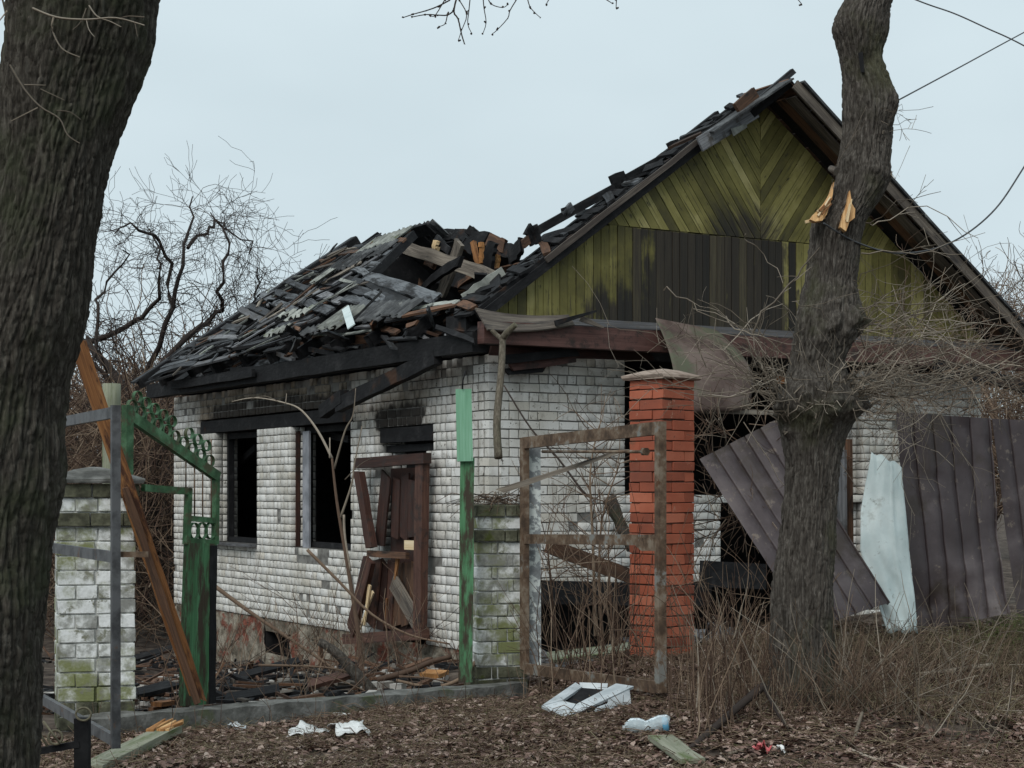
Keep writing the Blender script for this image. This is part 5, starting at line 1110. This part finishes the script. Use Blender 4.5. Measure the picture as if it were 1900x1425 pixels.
# ------------------------------------------------------------------ trees
def trunk(name, mat, parent, rows, Y, nseg, dz, bark_w=.03, depth=.016, lumps=(), vper=.16, seed=0):
    """rows: (py, px_left, px_right) silhouette -> round trunk with furrowed bark in real relief"""
    rows = sorted(rows, key=lambda r: -r[0]); zz = np.array([CZ - (r[0] - HY) / FPX * Y for r in rows])
    cx = np.array([((r[1] + r[2]) / 2 - HX) / FPX * Y for r in rows]); rr = np.array([(r[2] - r[1]) / 2 / FPX * Y for r in rows])
    n = int((zz[-1] - zz[0]) / dz); z = np.linspace(zz[0], zz[-1], n)
    def sm(a):
        v = np.interp(z, zz, a); k = max(3, int(.05 / dz)); return np.convolve(np.pad(v, k, mode='edge'), np.ones(2 * k + 1) / (2 * k + 1), 'valid')
    c, r = sm(cx), sm(rr); th = np.linspace(0, 2 * np.pi, nseg, endpoint=False); TH, ZZ = np.meshgrid(th, z)
    per = int(2 * np.pi * r.mean() / bark_w); xx = TH / (2 * np.pi) * per
    p3 = max(3, per // 2); w1 = vnoise(TH / (2 * np.pi) * p3, ZZ / vper, p3, seed + 1); w2 = vnoise(TH / (2 * np.pi) * per, ZZ / (vper * .35), per, seed + 2)
    q2 = int(per * .57); lf = vnoise(TH / (2 * np.pi) * 5, ZZ / .9, 5, seed + 11); ph = xx + w1 * 1.6 + w2 * .55 + lf * 2; w3 = vnoise(TH / (2 * np.pi) * q2, ZZ / (vper * .8), q2, seed + 12)
    ph2 = TH / (2 * np.pi) * q2 + w3 * 1.9 - lf * 2 + .4; f1, f2 = np.abs(np.sin(np.pi * ph)) ** .6, np.abs(np.sin(np.pi * ph2)) ** .5; fur = np.minimum(f1 * .75 + .25, f2)
    crack = np.clip(np.abs(vnoise(xx, ZZ / .035, per, seed + 5) - .5) * 7, 0, 1) ** .8
    b2 = vnoise(xx * 3, ZZ / .03, per * 3, seed + 4); big = vnoise(TH / (2 * np.pi) * p3, ZZ / .1, p3, seed + 8)
    d = (fur * (.55 + .6 * big) - 1) * depth + (crack - 1) * depth * .35 + (b2 - .5) * depth * .45
    lump = (vnoise(TH / (2 * np.pi) * 6, ZZ / .35, 6, seed + 6) - .5) * .05 * r[:, None] / .25
    for (lz, lth, sz, amp) in lumps:
        dth = np.angle(np.exp(1j * (TH - lth))); lump = lump + amp * np.exp(-((ZZ - lz) / sz) ** 2 - (dth * r[:, None] / sz) ** 2)
    knob = np.zeros_like(d)
    R_ = r[:, None] + d + lump
    Vv = np.stack([c[:, None] + R_ * np.cos(TH), Y + R_ * np.sin(TH), ZZ + 0 * TH], -1).reshape(-1, 3)
    i = np.arange(n - 1)[:, None] * nseg; j = np.arange(nseg)[None, :]; j2 = (j + 1) % nseg
    f = np.stack([i + j, i + j2, i + nseg + j2, i + nseg + j], -1).reshape(-1, 4)
    return mesh_np(name, Vv, f, mat, parent, None, True), (z, c, r)
def branch(p, d, L, r, lev, out, bend=.25, grav=0.0, kids=(2, 4), shrink=.62, spread=.7, rmin=.0025):
    n = max(3, int(L / .16)); n = min(n, 9); pts = [np.array(p)]; d = np.array(d, float); d /= np.linalg.norm(d)
    for k in range(n):
        d = d + RNG.normal(0, bend, 3) * .35 + np.array([0, 0, grav]) * .12; d /= np.linalg.norm(d); pts.append(pts[-1] + d * L / n)
    out.append((np.array(pts), np.linspace(r, max(r * .45, rmin), n + 1)))
    if lev <= 0: return
    for _ in range(random.randint(*kids)):
        f = random.uniform(.25, 1.0); k = min(int(f * n), n - 1); q = pts[k] + (pts[k + 1] - pts[k]) * (f * n - k)
        dd = d + RNG.normal(0, spread, 3); branch(q, dd, L * shrink * random.uniform(.7, 1.2), max(r * .55, rmin), lev - 1, out, bend, grav, kids, shrink, spread, rmin)
# big trunk in front, at the left edge
YL = 7.5
t1 = thing('tree', 'massive dark leaning tree trunk filling the left edge', 'tree', (-2.3, YL, 0), 'trees')
tr, _ = trunk('trunk', 'bark_dark', t1, [(-1500, 420, 620), (-900, 300, 540), (-300, 60, 350), (-100, 30, 300), (0, 12, 285), (60, 10, 277), (90, 8, 274), (130, 0, 258), (250, -20, 222), (400, -45, 190), (650, -130, 140), (850, -185, 112), (1000, -200, 96), (1200, -230, 78), (1425, -250, 74), (1560, -280, 92), (1680, -330, 130)], YL, 340, .011, .033, .027, seed=3, vper=.5)
out = []
for (pts, r0) in [([(60, 15), (105, 32), (160, 36), (215, 33), (268, 47)], .006), ([(100, 32), (97, 55), (115, 90), (148, 106)], .005), ([(160, 36), (165, 55), (175, 68)], .003), ([(165, 10), (180, 30), (205, 40), (225, 50)], .004), ([(18, 120), (45, 165), (75, 198), (110, 220), (125, 250), (148, 266)], .005), ([(45, 157), (85, 158)], .003), ([(105, 205), (130, 208), (150, 222)], .003), ([(0, -20), (10, 25), (14, 60)], .005), ([(14, 20), (-10, 50)], .004), ([(160, 15), (150, 40), (135, 55)], .003), ([(250, 40), (255, 68)], .003), ([(268, 32), (240, 30), (225, 33)], .003), ([(75, 165), (120, 186)], .0025), ([(70, 200), (20, 225)], .003)]:
    c = curve([P(x, y, 6.6) for x, y in pts], 4); out.append((np.array([tuple(q) for q in c]), np.linspace(r0, r0 * .5, len(c))))
hang = thing('hanging_twigs', 'bare thin twigs hanging in front of the big trunk', 'twigs', P(60, 0, 6.6)); twigs('twig', out, 'twig_pale', hang)
# branches entering at the top of the picture
out = []
for (pts, r0) in [([(835, 0), (812, 12), (790, 20), (768, 26), (747, 33)], .004), ([(852, -20), (842, 20), (850, 35), (856, 62), (862, 82)], .005), ([(842, 20), (830, 28), (812, 28), (790, 27), (763, 32)], .004), ([(830, 28), (826, 44), (816, 49)], .003), ([(852, 0), (866, 27), (857, 55), (850, 76)], .003), ([(873, -10), (870, 20), (868, 45), (876, 63)], .003), ([(896, -10), (898, 15), (902, 42), (896, 62)], .003), ([(904, -6), (912, 8), (932, 14), (942, 9)], .003), ([(958, 0), (946, 20), (942, 34), (922, 56), (913, 63)], .003), ([(978, -6), (983, 12), (993, 24), (1003, 33)], .003), ([(1020, -4), (1014, 7)], .003), ([(1123, -2), (1137, 7)], .003), ([(1144, -4), (1143, 16)], .003), ([(1478, -4), (1488, 8)], .003), ([(825, 0), (808, 28), (800, 30)], .003)]:
    c = curve([P(x, y, 9.0) for x, y in pts], 3); out.append((np.array([tuple(q) for q in c]), np.linspace(r0, r0 * .6, len(c))))
    for q in c[::3]: out.append((np.array([tuple(q), tuple(q + Vector((random.gauss(0, .008), 0, random.gauss(0, .008))))]), np.array([.006, .004])))
main = curve([P(x, y, 9.0) for x, y in [(850, -30), (880, -160), (960, -330), (1150, -700)]], 5); out.append((np.array([tuple(q) for q in main]), np.linspace(.012, .05, len(main))))
for x in (900, 960, 980, 1020, 1123, 1144, 1478):
    c = curve([P(x, -5, 9.0), P(x + 30, -120, 9.0), P(1000 + (x - 900) * .4, -420, 9.0)], 4); out.append((np.array([tuple(q) for q in c]), np.linspace(.004, .02, len(c))))
ob = thing('overhanging_branch', 'bare budding branch tips hanging from the top edge', 'branch', P(850, 0, 9.0)); twigs('twig', out, 'twig_dark', ob, 4)
# pollarded, shattered tree on the right
YR = 11.6
t2 = thing('tree', 'knotty pollarded tree with splintered orange wounds in front of the gable', 'tree', (1.9, YR, .25), 'trees')
zr = lambda py: CZ - (py - HY) / FPX * YR
rows = [(-160, 1600, 1680), (-60, 1580, 1662), (0, 1568, 1655), (30, 1549, 1652), (55, 1543, 1650), (100, 1553, 1638), (150, 1560, 1652), (190, 1562, 1664), (240, 1565, 1656), (300, 1553, 1650), (340, 1545, 1648), (380, 1532, 1630), (410, 1503, 1612), (450, 1500, 1600), (520, 1490, 1592), (570, 1476, 1595), (620, 1467, 1590), (680, 1460, 1562), (730, 1440, 1585), (760, 1436, 1592), (800, 1450, 1572), (850, 1455, 1560), (920, 1450, 1552), (980, 1441, 1550), (1050, 1436, 1550), (1150, 1432, 1550), (1250, 1425, 1552), (1310, 1412, 1560), (1380, 1395, 1580)]
lump = [(zr(590), -.3, .09, .05), (zr(610), -.9, .07, .04), (zr(745), -1.2, .10, .05), (zr(740), -2.3, .09, .045), (zr(750), -.4, .1, .05), (zr(715), -1.7, .06, .04), (zr(320), -1.3, .07, .03), (zr(190), -.6, .07, .03), (zr(305), -2.4, .05, .04), (zr(118), -1.45, .06, -.05), (zr(600), -2.6, .1, .03), (zr(330), -.5, .08, .02)]
for _ in range(90): lump.append((zr(random.gauss(742, 26)), random.uniform(-3.1, .1), random.uniform(.02, .04), random.uniform(.008, .035)))
for _ in range(45): lump.append((zr(random.gauss(595, 22)), random.uniform(-2.0, .1), random.uniform(.018, .035), random.uniform(.006, .03)))
trunk('trunk', 'bark_grey', t2, rows, YR, 260, .011, .031, .023, lump, seed=21, vper=.36)
m = MB(); h0 = P(1597, 100, YR - .17); m.prism([P(1592, 98, YR - .165), P(1601, 96, YR - .165), P(1604, 134, YR - .16), P(1597, 134, YR - .16)], [P(1592, 98, YR - .12), P(1601, 96, YR - .12), P(1604, 134, YR - .12), P(1597, 134, YR - .12)]); m.build('knothole_shade', 'iron_shade_black', t2)  # shade of the hollow put in as a black block
def wound(pts, n, mat_list, Y0):
    for _ in range(n):
        f = random.random(); a, b, wd = pts; x0 = a[0] + random.gauss(0, wd * .25); x1 = b[0] + random.gauss(0, wd)
        one_board('splintered_wound', random.choice(mat_list), t2, P(x0, a[1] + random.uniform(-4, 18), Y0 + random.gauss(0, .008)), P(x1, b[1] - random.uniform(0, 14), Y0 - .035 + random.gauss(0, .015)), random.uniform(.006, .012), .012, (0, -1, 0), w1=random.uniform(.008, .02), nseg=2, char=.1)
def wpoly(pts, Y0, Y1, mat):
    m = MB(); n = len(pts); y0, y1 = min(p[1] for p in pts), max(p[1] for p in pts); f = [P(x, y, Y0 + (Y1 - Y0) * (y - y0) / (y1 - y0) + random.gauss(0, .004)) for x, y in pts]
    m.v = f + [p + Vector((0, .08, 0)) for p in f]; uv = [((CZ - p.z), p.x) for p in f]
    m.face(list(range(n)), uv, .55); m.face([2 * n - 1 - i for i in range(n)], uv, .5)
    for i in range(n): j = (i + 1) % n; m.face([i, n + i, n + j, j], [uv[i], uv[i], uv[j], uv[j]], .4)
    m.build('splintered_wound', mat, t2)
wpoly([(1548, 337), (1541, 358), (1533, 372), (1520, 388), (1511, 396), (1503, 407), (1513, 411), (1526, 409), (1534, 398), (1540, 380), (1545, 362)], YR - .15, YR - .235, 'fresh_wood')
wpoly([(1577, 353), (1572, 378), (1564, 398), (1559, 421), (1570, 429), (1576, 412), (1586, 404), (1587, 388), (1581, 378)], YR - .20, YR - .25, 'fresh_wood')
wound(((1541, 362), (1519, 404), 4), 4, ['pale_splinter', 'orange_wood'], YR - .20); wound(((1577, 372), (1570, 420), 4), 3, ['pale_splinter', 'orange_wood'], YR - .245)
one_board('splintered_wound', 'pale_splinter', t2, P(1494, 412, YR - .18), P(1530, 403, YR - .16), .02, .015, (0, -1, 0))
m = MB(); m.tube([P(1540, 312, YR - .16), P(1552, 318, YR - .2)], [.02, .03], 8); m.build('branch_stub', 'tan_wood', t2)
m = MB(); m.box(P(1448, 705, YR - .2), Vector((1, 0, 0)), Vector((0, 1, 0)), up, .05, .03, .05); m.build('branch_stub', 'orange_wood', t2)
# shoots springing from the pollard knots
out = []
def shoot(px, py, ex, ey, r, Y=YR - .15, sag=0.0, lev=1, ye=None):
    a, b = P(px, py, Y), P(ex, ey, ye if ye else Y + random.gauss(0, .5)); mid = (a + b) / 2 + Vector((random.gauss(0, .06), random.gauss(0, .06), random.gauss(0, .06) + sag))
    c = curve([a, a * .6 + mid * .4 + Vector((0, 0, random.gauss(0, .03))), mid, b], 3); c = [q + Vector((random.gauss(0, .014), random.gauss(0, .012), random.gauss(0, .014))) for q in c]
    out.append((np.array([tuple(q) for q in c]), np.linspace(r, r * .4, len(c))))
    for _ in range(random.randint(0, 3) if lev else 0):
        k = random.randrange(3, len(c) - 1); dd = (c[k] - c[k - 1]).normalized() + Vector((random.gauss(0, .6), random.gauss(0, .5), random.gauss(0, .6))); branch(tuple(c[k]), tuple(dd), random.uniform(.12, .4), r * .5, random.randint(0, 1), out, .3, 0, (1, 3), .6, .7, .0018)
for _ in range(46):   # right-hand fan
    py = random.gauss(735, 25); an = random.gauss(.42, .3); L = random.uniform(90, 380); shoot(1580 + random.gauss(-5, 10), py, 1580 + L * math.cos(an), py - L * math.sin(an) * .75, random.uniform(.003, .0075), sag=random.gauss(.02, .07))
for _ in range(32):
    py = random.gauss(735, 30); an = random.gauss(2.2, .5); L = random.uniform(60, 230); shoot(1452 + random.gauss(0, 10), py, 1452 + L * math.cos(an), py - L * math.sin(an) * .8, random.uniform(.003, .007), sag=random.gauss(.02, .05))
for _ in range(24):
    px = random.uniform(1450, 1580); py = random.gauss(740, 30); an = random.gauss(1.5, .8); L = random.uniform(40, 150); shoot(px, py, px + L * math.cos(an), py - L * math.sin(an), random.uniform(.003, .006), Y=YR - .28)
for _ in range(14):
    py = random.gauss(600, 18); an = random.gauss(.45, .3); L = random.uniform(60, 260); shoot(1588, py, 1588 + L * math.cos(an), py - L * math.sin(an) * .7, random.uniform(.003, .006), sag=random.gauss(.0, .05))
for (x0, y0, x1, y1, r) in [(1640, 203, 1672, 212, .003), (1636, 248, 1697, 226, .004), (1640, 225, 1678, 208, .003), (1612, 410, 1745, 358, .005), (1610, 415, 1820, 440, .006), (1600, 470, 1790, 470, .006), (1590, 570, 1850, 545, .006), (1545, 380, 1550, 300, .003), (1400, 615, 1518, 460, .010), (1380, 430, 1455, 520, .005), (1230, 535, 1440, 620, .006), (1350, 590, 1480, 640, .006), (1655, 325, 1672, 325, .003), (1580, 520, 1760, 430, .004), (1480, 560, 1560, 640, .004)]: shoot(x0, y0, x1, y1, r, Y=YR - .18, ye=YR - .25)
o = twigs('shoots', out, 'twig_pale', t2); o['kind'] = 'stuff'
out = []
for _ in range(60):   # hanging dry vines between tree and pillar
    x = random.uniform(1300, 1460); y = random.uniform(770, 1000); a = P(x, y, 14.3 + random.random() * .8); branch(tuple(a), (random.gauss(0, 1), random.gauss(0, .3), random.gauss(-.2, .8)), random.uniform(.3, .9), .006, 2, out, .6, 0, (1, 3), .7, .9, .002)
for _ in range(110):
    x = random.uniform(1600, 1890); y = random.uniform(610, 780); a = P(x, y, 15.2 + random.random() * 1.4); branch(tuple(a), (random.gauss(0, 1), random.gauss(0, .3), random.gauss(0, .6)), random.uniform(.25, .7), .005, 2, out, .6, 0, (1, 3), .7, .9, .002)
o2_ = []
for _ in range(95):
    if random.random() < .7: x, y = random.uniform(1570, 1900), random.uniform(600, 775)
    else: x, y = random.uniform(1310, 1450), random.uniform(640, 800)
    a = P(x, y, random.uniform(13.2, 14.1)); branch(tuple(a), (random.gauss(0, 1), random.gauss(0, .25), random.gauss(.1, .5)), random.uniform(.3, .9), .0055, 2, o2_, .8, 0, (1, 3), .7, .9, .0018)
o = twigs('pale_vines', o2_, 'twig_pale', None); tag(o, 'pale climbing stems tangled over the fence tops either side of the tree', 'vines', kind='stuff')
o = twigs('dry_vines', out, 'twig_brown', None); tag(o, 'tangle of dry vines behind the fallen fence sheets', 'vines', kind='stuff')
# bare trees behind the house
def bare_tree(label, px, Y, base_py, top_py, seed, n, mat, group, spread=1.0, r=.06, lean=0.0):
    random.seed(seed); base = P(px, base_py, Y); Ht = (base_py - top_py) / FPX * Y; t = thing('bare_tree', label, 'tree', base, group); o1 = []; o2 = []
    for k in range(n):
        a = random.uniform(0, 6.28); ti = random.uniform(.05, .42) * spread; d = np.array([math.sin(ti) * math.cos(a) + lean, math.sin(ti) * math.sin(a) * .6, math.cos(ti)]); L = Ht * random.uniform(.55, 1.0)
        m_ = 9; pts = [np.array(base)]; dd = d.copy(); 
        for q in range(m_): dd = dd + RNG.normal(0, .16, 3); dd /= np.linalg.norm(dd); pts.append(pts[-1] + dd * L / m_)
        rr = np.linspace(r, r * .15, m_ + 1); o1.append((np.array(pts), rr))
        for q in range(2, m_ + 1):
            for _ in range(random.randint(2, 4)): 
                e = pts[q] - pts[q - 1]; e = e / np.linalg.norm(e) + RNG.normal(0, .75, 3); branch(pts[q - 1] + (pts[q] - pts[q - 1]) * random.random(), e, Ht * random.uniform(.10, .3), rr[q] * .5, 3 if random.random() < .35 else 2, o2, .75, .0, (2, 3), .6, .8, .0045)
    twigs('trunk', o1, mat, t, 5); o = twigs('crown', o2, mat, t, 3); o['kind'] = 'stuff'; return t
G = 'bare trees behind the house'
tt = thing('bare_tree', 'bare tree with the highest rounded crown of drooping twigs left of the roof', 'tree', P(255, 1150, 33), G); random.seed(61); o1, o2 = [], []
for stem, r0 in [([(255, 1150), (250, 900), (262, 720), (318, 570), (345, 460), (366, 362)], .10), ([(262, 720), (330, 640), (400, 590), (408, 520), (424, 450), (398, 395)], .07), ([(258, 760), (160, 640), (215, 622), (280, 570), (300, 500), (285, 430)], .08), ([(318, 570), (300, 470), (250, 420), (215, 430)], .045), ([(250, 850), (330, 720), (420, 640), (470, 560), (480, 500)], .06), ([(345, 460), (385, 420), (420, 425), (470, 470)], .035), ([(255, 800), (190, 700), (175, 600), (200, 520), (235, 470)], .055)]:
    c = curve([P(a, b, 33 + random.gauss(0, .5)) for a, b in stem], 4); c = [q + Vector((random.gauss(0, .05), random.gauss(0, .05), random.gauss(0, .05))) for q in c]; rr = np.linspace(r0, .012, len(c)); o1.append((np.array([tuple(q) for q in c]), rr))
    for k in range(5, len(c)):
        for _ in range(random.randint(1, 3)):
            e = (c[k] - c[k - 1]).normalized(); branch(tuple(c[k - 1].lerp(c[k], random.random())), tuple(e + Vector((random.gauss(0, .9), random.gauss(0, .7), random.gauss(.1, .7)))), random.uniform(.5, 1.6), max(rr[k] * .25, .007), 2, o2, .7, -.35, (2, 3), .62, .8, .004)
twigs('trunk', o1, 'twig_dark', tt, 6); o = twigs('crown', o2, 'twig_dark', tt, 3); o['kind'] = 'stuff'
bare_tree('drooping bare tree beside the lower roof edge', 410, 36, 1130, 430, 6, 7, 'twig_dark', G, 1.0, .055)
bare_tree('bare tree close behind the big leaning trunk', 205, 33, 1140, 460, 7, 7, 'twig_dark', G, .9, .06)
bare_tree('low bushy bare tree behind the sloping green rail', 270, 30, 1150, 560, 8, 6, 'twig_dark', G, 1.3, .05)
bare_tree('bare tree at the right edge above the roof end', 1900, 40, 980, 425, 9, 6, 'twig_brown', G, 1.0, .07)
bare_tree('smaller bare tree just right of the bargeboard end', 1840, 44, 980, 470, 10, 5, 'twig_brown', G, 1.0, .06)
bare_tree('bare tree beyond the right picture edge', 1990, 42, 980, 440, 12, 5, 'twig_brown', G, 1.0, .06)
out = []; random.seed(44)
for _ in range(1150):
    x = random.uniform(40, 345); Y = random.uniform(27.5, 33); a = P(x, random.uniform(760, 1190), Y); branch(tuple(a), (random.gauss(0, .6), random.gauss(0, .3), random.gauss(.6, .6)), random.uniform(.5, 1.5), .012, 1, out, .5, 0, (1, 3), .7, .9, .004)
o = twigs('thicket', out, 'twig_brown', None); tag(o, 'dense brown thicket of bare twigs left of the house', 'thicket', kind='stuff')
out = []
for _ in range(2600):
    x = random.uniform(-80, 500); Y = random.uniform(34, 46); a = P(x, random.uniform(740, 1130), Y); branch(tuple(a), (random.gauss(0, .6), random.gauss(0, .3), random.gauss(.6, .6)), random.uniform(.8, 2.4), .022, 1, out, .5, 0, (1, 2), .7, .9, .01)
for _ in range(700):
    x = random.uniform(1780, 2100); Y = random.uniform(44, 54); a = P(x, random.uniform(560, 900), Y); branch(tuple(a), (random.gauss(0, .6), random.gauss(0, .3), random.gauss(.6, .6)), random.uniform(.8, 2.4), .016, 1, out, .5, 0, (1, 3), .7, .9, .008)
o = twigs('far_thicket', out, 'twig_brown', None); tag(o, 'far bare woodland closing the view behind the house', 'woodland', kind='stuff')

# ------------------------------------------------------------------ leaf litter, grass and brush
def scatter(n, x0, x1, y0, y1, keep=None):
    x = RNG.uniform(x0, x1, n * 3); y = y0 + (y1 - y0) * RNG.random(n * 3) ** 1.25
    k = (np.abs(x / y) < .34)
    if keep is not None: k &= keep(x, y)
    return x[k][:n], y[k][:n]
def front(x, y): return (fbm(x * 1.7 + 30, y * 1.7 + 60, 3, 31) > RNG.uniform(.22, .5, len(x))) & ((y < 11.3 + np.clip((x + 2.9) * .70, 0, 9)) | (x > .15))
x, y = scatter(110000, -4.6, 5.4, 8.6, 15.5, front); n = len(x); z = gz(x, y) + RNG.uniform(.0, .03, n)
sz = RNG.uniform(.007, .03, n); an = RNG.uniform(0, 6.28, n); tx, ty = RNG.normal(0, .45, n), RNG.normal(0, .45, n)
ca_, sa_ = np.cos(an), np.sin(an); e1 = np.stack([ca_, sa_, tx * .6], -1) * sz[:, None]; e2 = np.stack([-sa_, ca_, ty * .6], -1) * (sz * RNG.uniform(.5, .95, n))[:, None]
c = np.stack([x, y, z], -1); cup = np.stack([np.zeros(n), np.zeros(n), RNG.uniform(-.1, .9, n) * sz * .7], -1)
# six-cornered curled leaf, two quads
vv = np.stack([c - e1, c - e1 * .35 + e2 + cup, c + e1 * .55 + e2 * .85 + cup * .7, c + e1 * 1.15 + cup * .3, c + e1 * .5 - e2 * .85 + cup, c - e1 * .4 - e2 + cup * .8], 1).reshape(-1, 3)
b = np.arange(n)[:, None] * 6; f = np.concatenate([b + np.array([[0, 1, 2, 3]]), b + np.array([[0, 3, 4, 5]])], 0); ti = np.clip(RNG.random(n) ** 1.15 * .8 + (fbm(x * 1.1 + 7, y * 1.1 + 3, 3, 17) - .42) * 1.5 + .1, 0, .999); ti = np.concatenate([ti, ti])
o = mesh_np('leaf_litter', vv, f, 'leaf', None, ti); tag(o, 'brown fallen leaves carpeting the ground', 'leaves', kind='stuff')
def blades(name, mat, label, cat, x, y, hgt, r, lean, k=3, bend=.5):
    out = []; z = gz(x, y)
    for i in range(len(x)):
        d = RNG.normal(0, lean, 2); h = hgt * RNG.uniform(.4, 1.3); p = np.array([x[i], y[i], z[i] - .01]); q = p + np.array([d[0] * .5, d[1] * .5, .75]) * h; e = q + np.array([d[0] * bend * 1.6, d[1] * bend * 1.6, .25 - bend * .3]) * h + RNG.normal(0, .08, 3) * h
        out.append((np.stack([p, q, e]), np.array([r, r * .75, r * .3]) * RNG.uniform(.6, 1.3)))
    o = twigs(name, out, mat, None, k); return tag(o, label, cat, kind='stuff')
def litter_sticks(n, x, y, L, r, name, mat, label, flat=.12):
    out = []; z = gz(x, y)
    for i in range(len(x)):
        a = RNG.uniform(0, 6.28); l = L * RNG.uniform(.3, 1.3); d = np.array([math.cos(a), math.sin(a), RNG.normal(0, flat)]); p = np.array([x[i], y[i], z[i] + RNG.uniform(.01, .05)]); out.append((np.stack([p, p + d * l * .5 + RNG.normal(0, .02, 3), p + d * l + RNG.normal(0, .03, 3)]), np.array([1, .8, .5]) * r * RNG.uniform(.5, 1.5)))
    o = twigs(name, out, mat, None, 3); return tag(o, label, 'twigs', kind='stuff')
x, y = scatter(13000, -4.4, 5.4, 8.8, 14.5, front); litter_sticks(9000, x, y, .2, .003, 'fallen_twigs', 'twig_brown', 'thin fallen twigs strewn over the leaves')
x, y = scatter(8000, -4.4, 5.4, 8.8, 14.5, front); litter_sticks(1500, x, y, .16, .002, 'straw_twigs', 'dry_grass', 'pale dry straw strewn over the leaves')
x, y = scatter(3500, -4.6, .5, 9, 12.5, front); blades('dry_grass', 'dry_grass', 'short dry grass along the sill and foreground', 'dry grass', x, y, .08, .0022, .5)
x, y = scatter(1500, -4.6, 5, 9, 12.2, front); blades('green_grass', 'green_grass', 'sparse green grass between the leaves in front', 'grass', x, y, .06, .0025, .5)
x = RNG.normal(4.0, .55, 2600); y = RNG.normal(13.6, .45, 2600); x = np.concatenate([x, RNG.uniform(1.6, 4.6, 3500)]); y = np.concatenate([y, RNG.uniform(11.2, 14.0, 3500)]); blades('bank_grass', 'dry_grass', 'long dry grass on the bank below the fence', 'dry grass', x, y, .16, .0026, .9)
x = RNG.normal(4.3, .3, 800); y = RNG.normal(13.8, .2, 800); blades('bank_green_grass', 'green_grass', 'green grass tuft at the foot of the right fence sheet', 'grass', x, y, .2, .0035, .5)
# brushwood around the tree, fence and gates
out = []
def brush(n, fx, fy, h, r, lean, lev=1, kids=(0, 3)):
    for _ in range(n):
        a, b = fx(), fy(); z = float(gz(a, b)); d = (random.gauss(0, lean), random.gauss(0, lean * .6), 1); branch((a, b, z - .02), d, h * random.uniform(.4, 1.25), r * random.uniform(.6, 1.3), random.randint(0, lev), out, .28, -.05, kids, .55, .6, .0016)
random.seed(91)
brush(420, lambda: random.gauss(1.95, .42), lambda: random.gauss(11.4, .3), .5, .003, .45)
brush(380, lambda: random.gauss(2.7, .6), lambda: random.gauss(12.6, .6), .45, .003, .9)
brush(300, lambda: random.gauss(3.6, .7), lambda: random.gauss(12.8, .6), .36, .0028, 1.1)
brush(80, lambda: random.gauss(1.55, .25), lambda: random.gauss(12.6, .5), .9, .005, .25)
brush(45, lambda: random.gauss(1.25, .12), lambda: random.gauss(11.0, .25), .75, .005, .16)
brush(90, lambda: random.uniform(.2, 1.1), lambda: random.uniform(12.0, 15.2), 1.1, .005, .25, 2)
brush(60, lambda: random.uniform(-3.6, .2), lambda: random.uniform(11, 13), .35, .003, .3)
brush(120, lambda: random.uniform(-3.2, -.4), lambda: random.uniform(13.4, 17.5), .8, .005, .5, 2)
o = twigs('brushwood', out, 'twig_brown', None); tag(o, 'tangled bare brushwood growing round the tree, gate and fence', 'brushwood', kind='stuff')
out = []
brush(60, lambda: random.gauss(2.2, .5), lambda: random.gauss(11.3, .4), .9, .005, .7, 1); brush(60, lambda: random.gauss(3.2, .8), lambda: random.gauss(12.0, .6), .8, .005, 1.6, 1)
o = twigs('pale_brushwood', out, 'twig_pale', None); tag(o, 'pale arching shoots in the brush right of the tree', 'brushwood', kind='stuff')
# slender saplings seen through the rusty gate
for i, (pts, lab) in enumerate([([(1105, 1180), (1100, 1000), (1095, 880), (1108, 800)], 'upright thin sapling in the middle of the rusty gate opening'), ([(1120, 1210), (1112, 1080), (1118, 960), (1150, 860)], 'thin sapling leaning right behind the rusty gate'), ([(1030, 1190), (1022, 1080), (1015, 1010)], 'short crooked sapling at the left inside the rusty gate'), ([(1140, 1230), (1132, 1100), (1128, 1000)], 'dark stem beside the red pillar inside the rusty gate')]):
    s_ = thing('sapling', lab, 'sapling', P(*pts[0], 15.2), 'saplings behind the rusty gate'); o1 = []; c = curve([P(a, b, 15.2 - .1 * i) for a, b in pts], 4); o1.append((np.array([tuple(q) for q in c]), np.linspace(.017, .005, len(c))))
    for k in range(3, len(c)):
        for _ in range(2): branch(tuple(c[k]), (random.gauss(0, .8), random.gauss(0, .4), random.gauss(.7, .4)), random.uniform(.3, .7), .005, 1, o1, .4, .1, (1, 3), .6, .7, .002)
    twigs('stem', o1, 'twig_brown', s_, 5)
stick('hanging_branch', 'dark thin branch slanting down across the front wall behind the gate', Q(15.5, (935, 715), (985, 795), (1035, 850), (1080, 910), (1100, 925)), .008, .013, 'twig_dark')
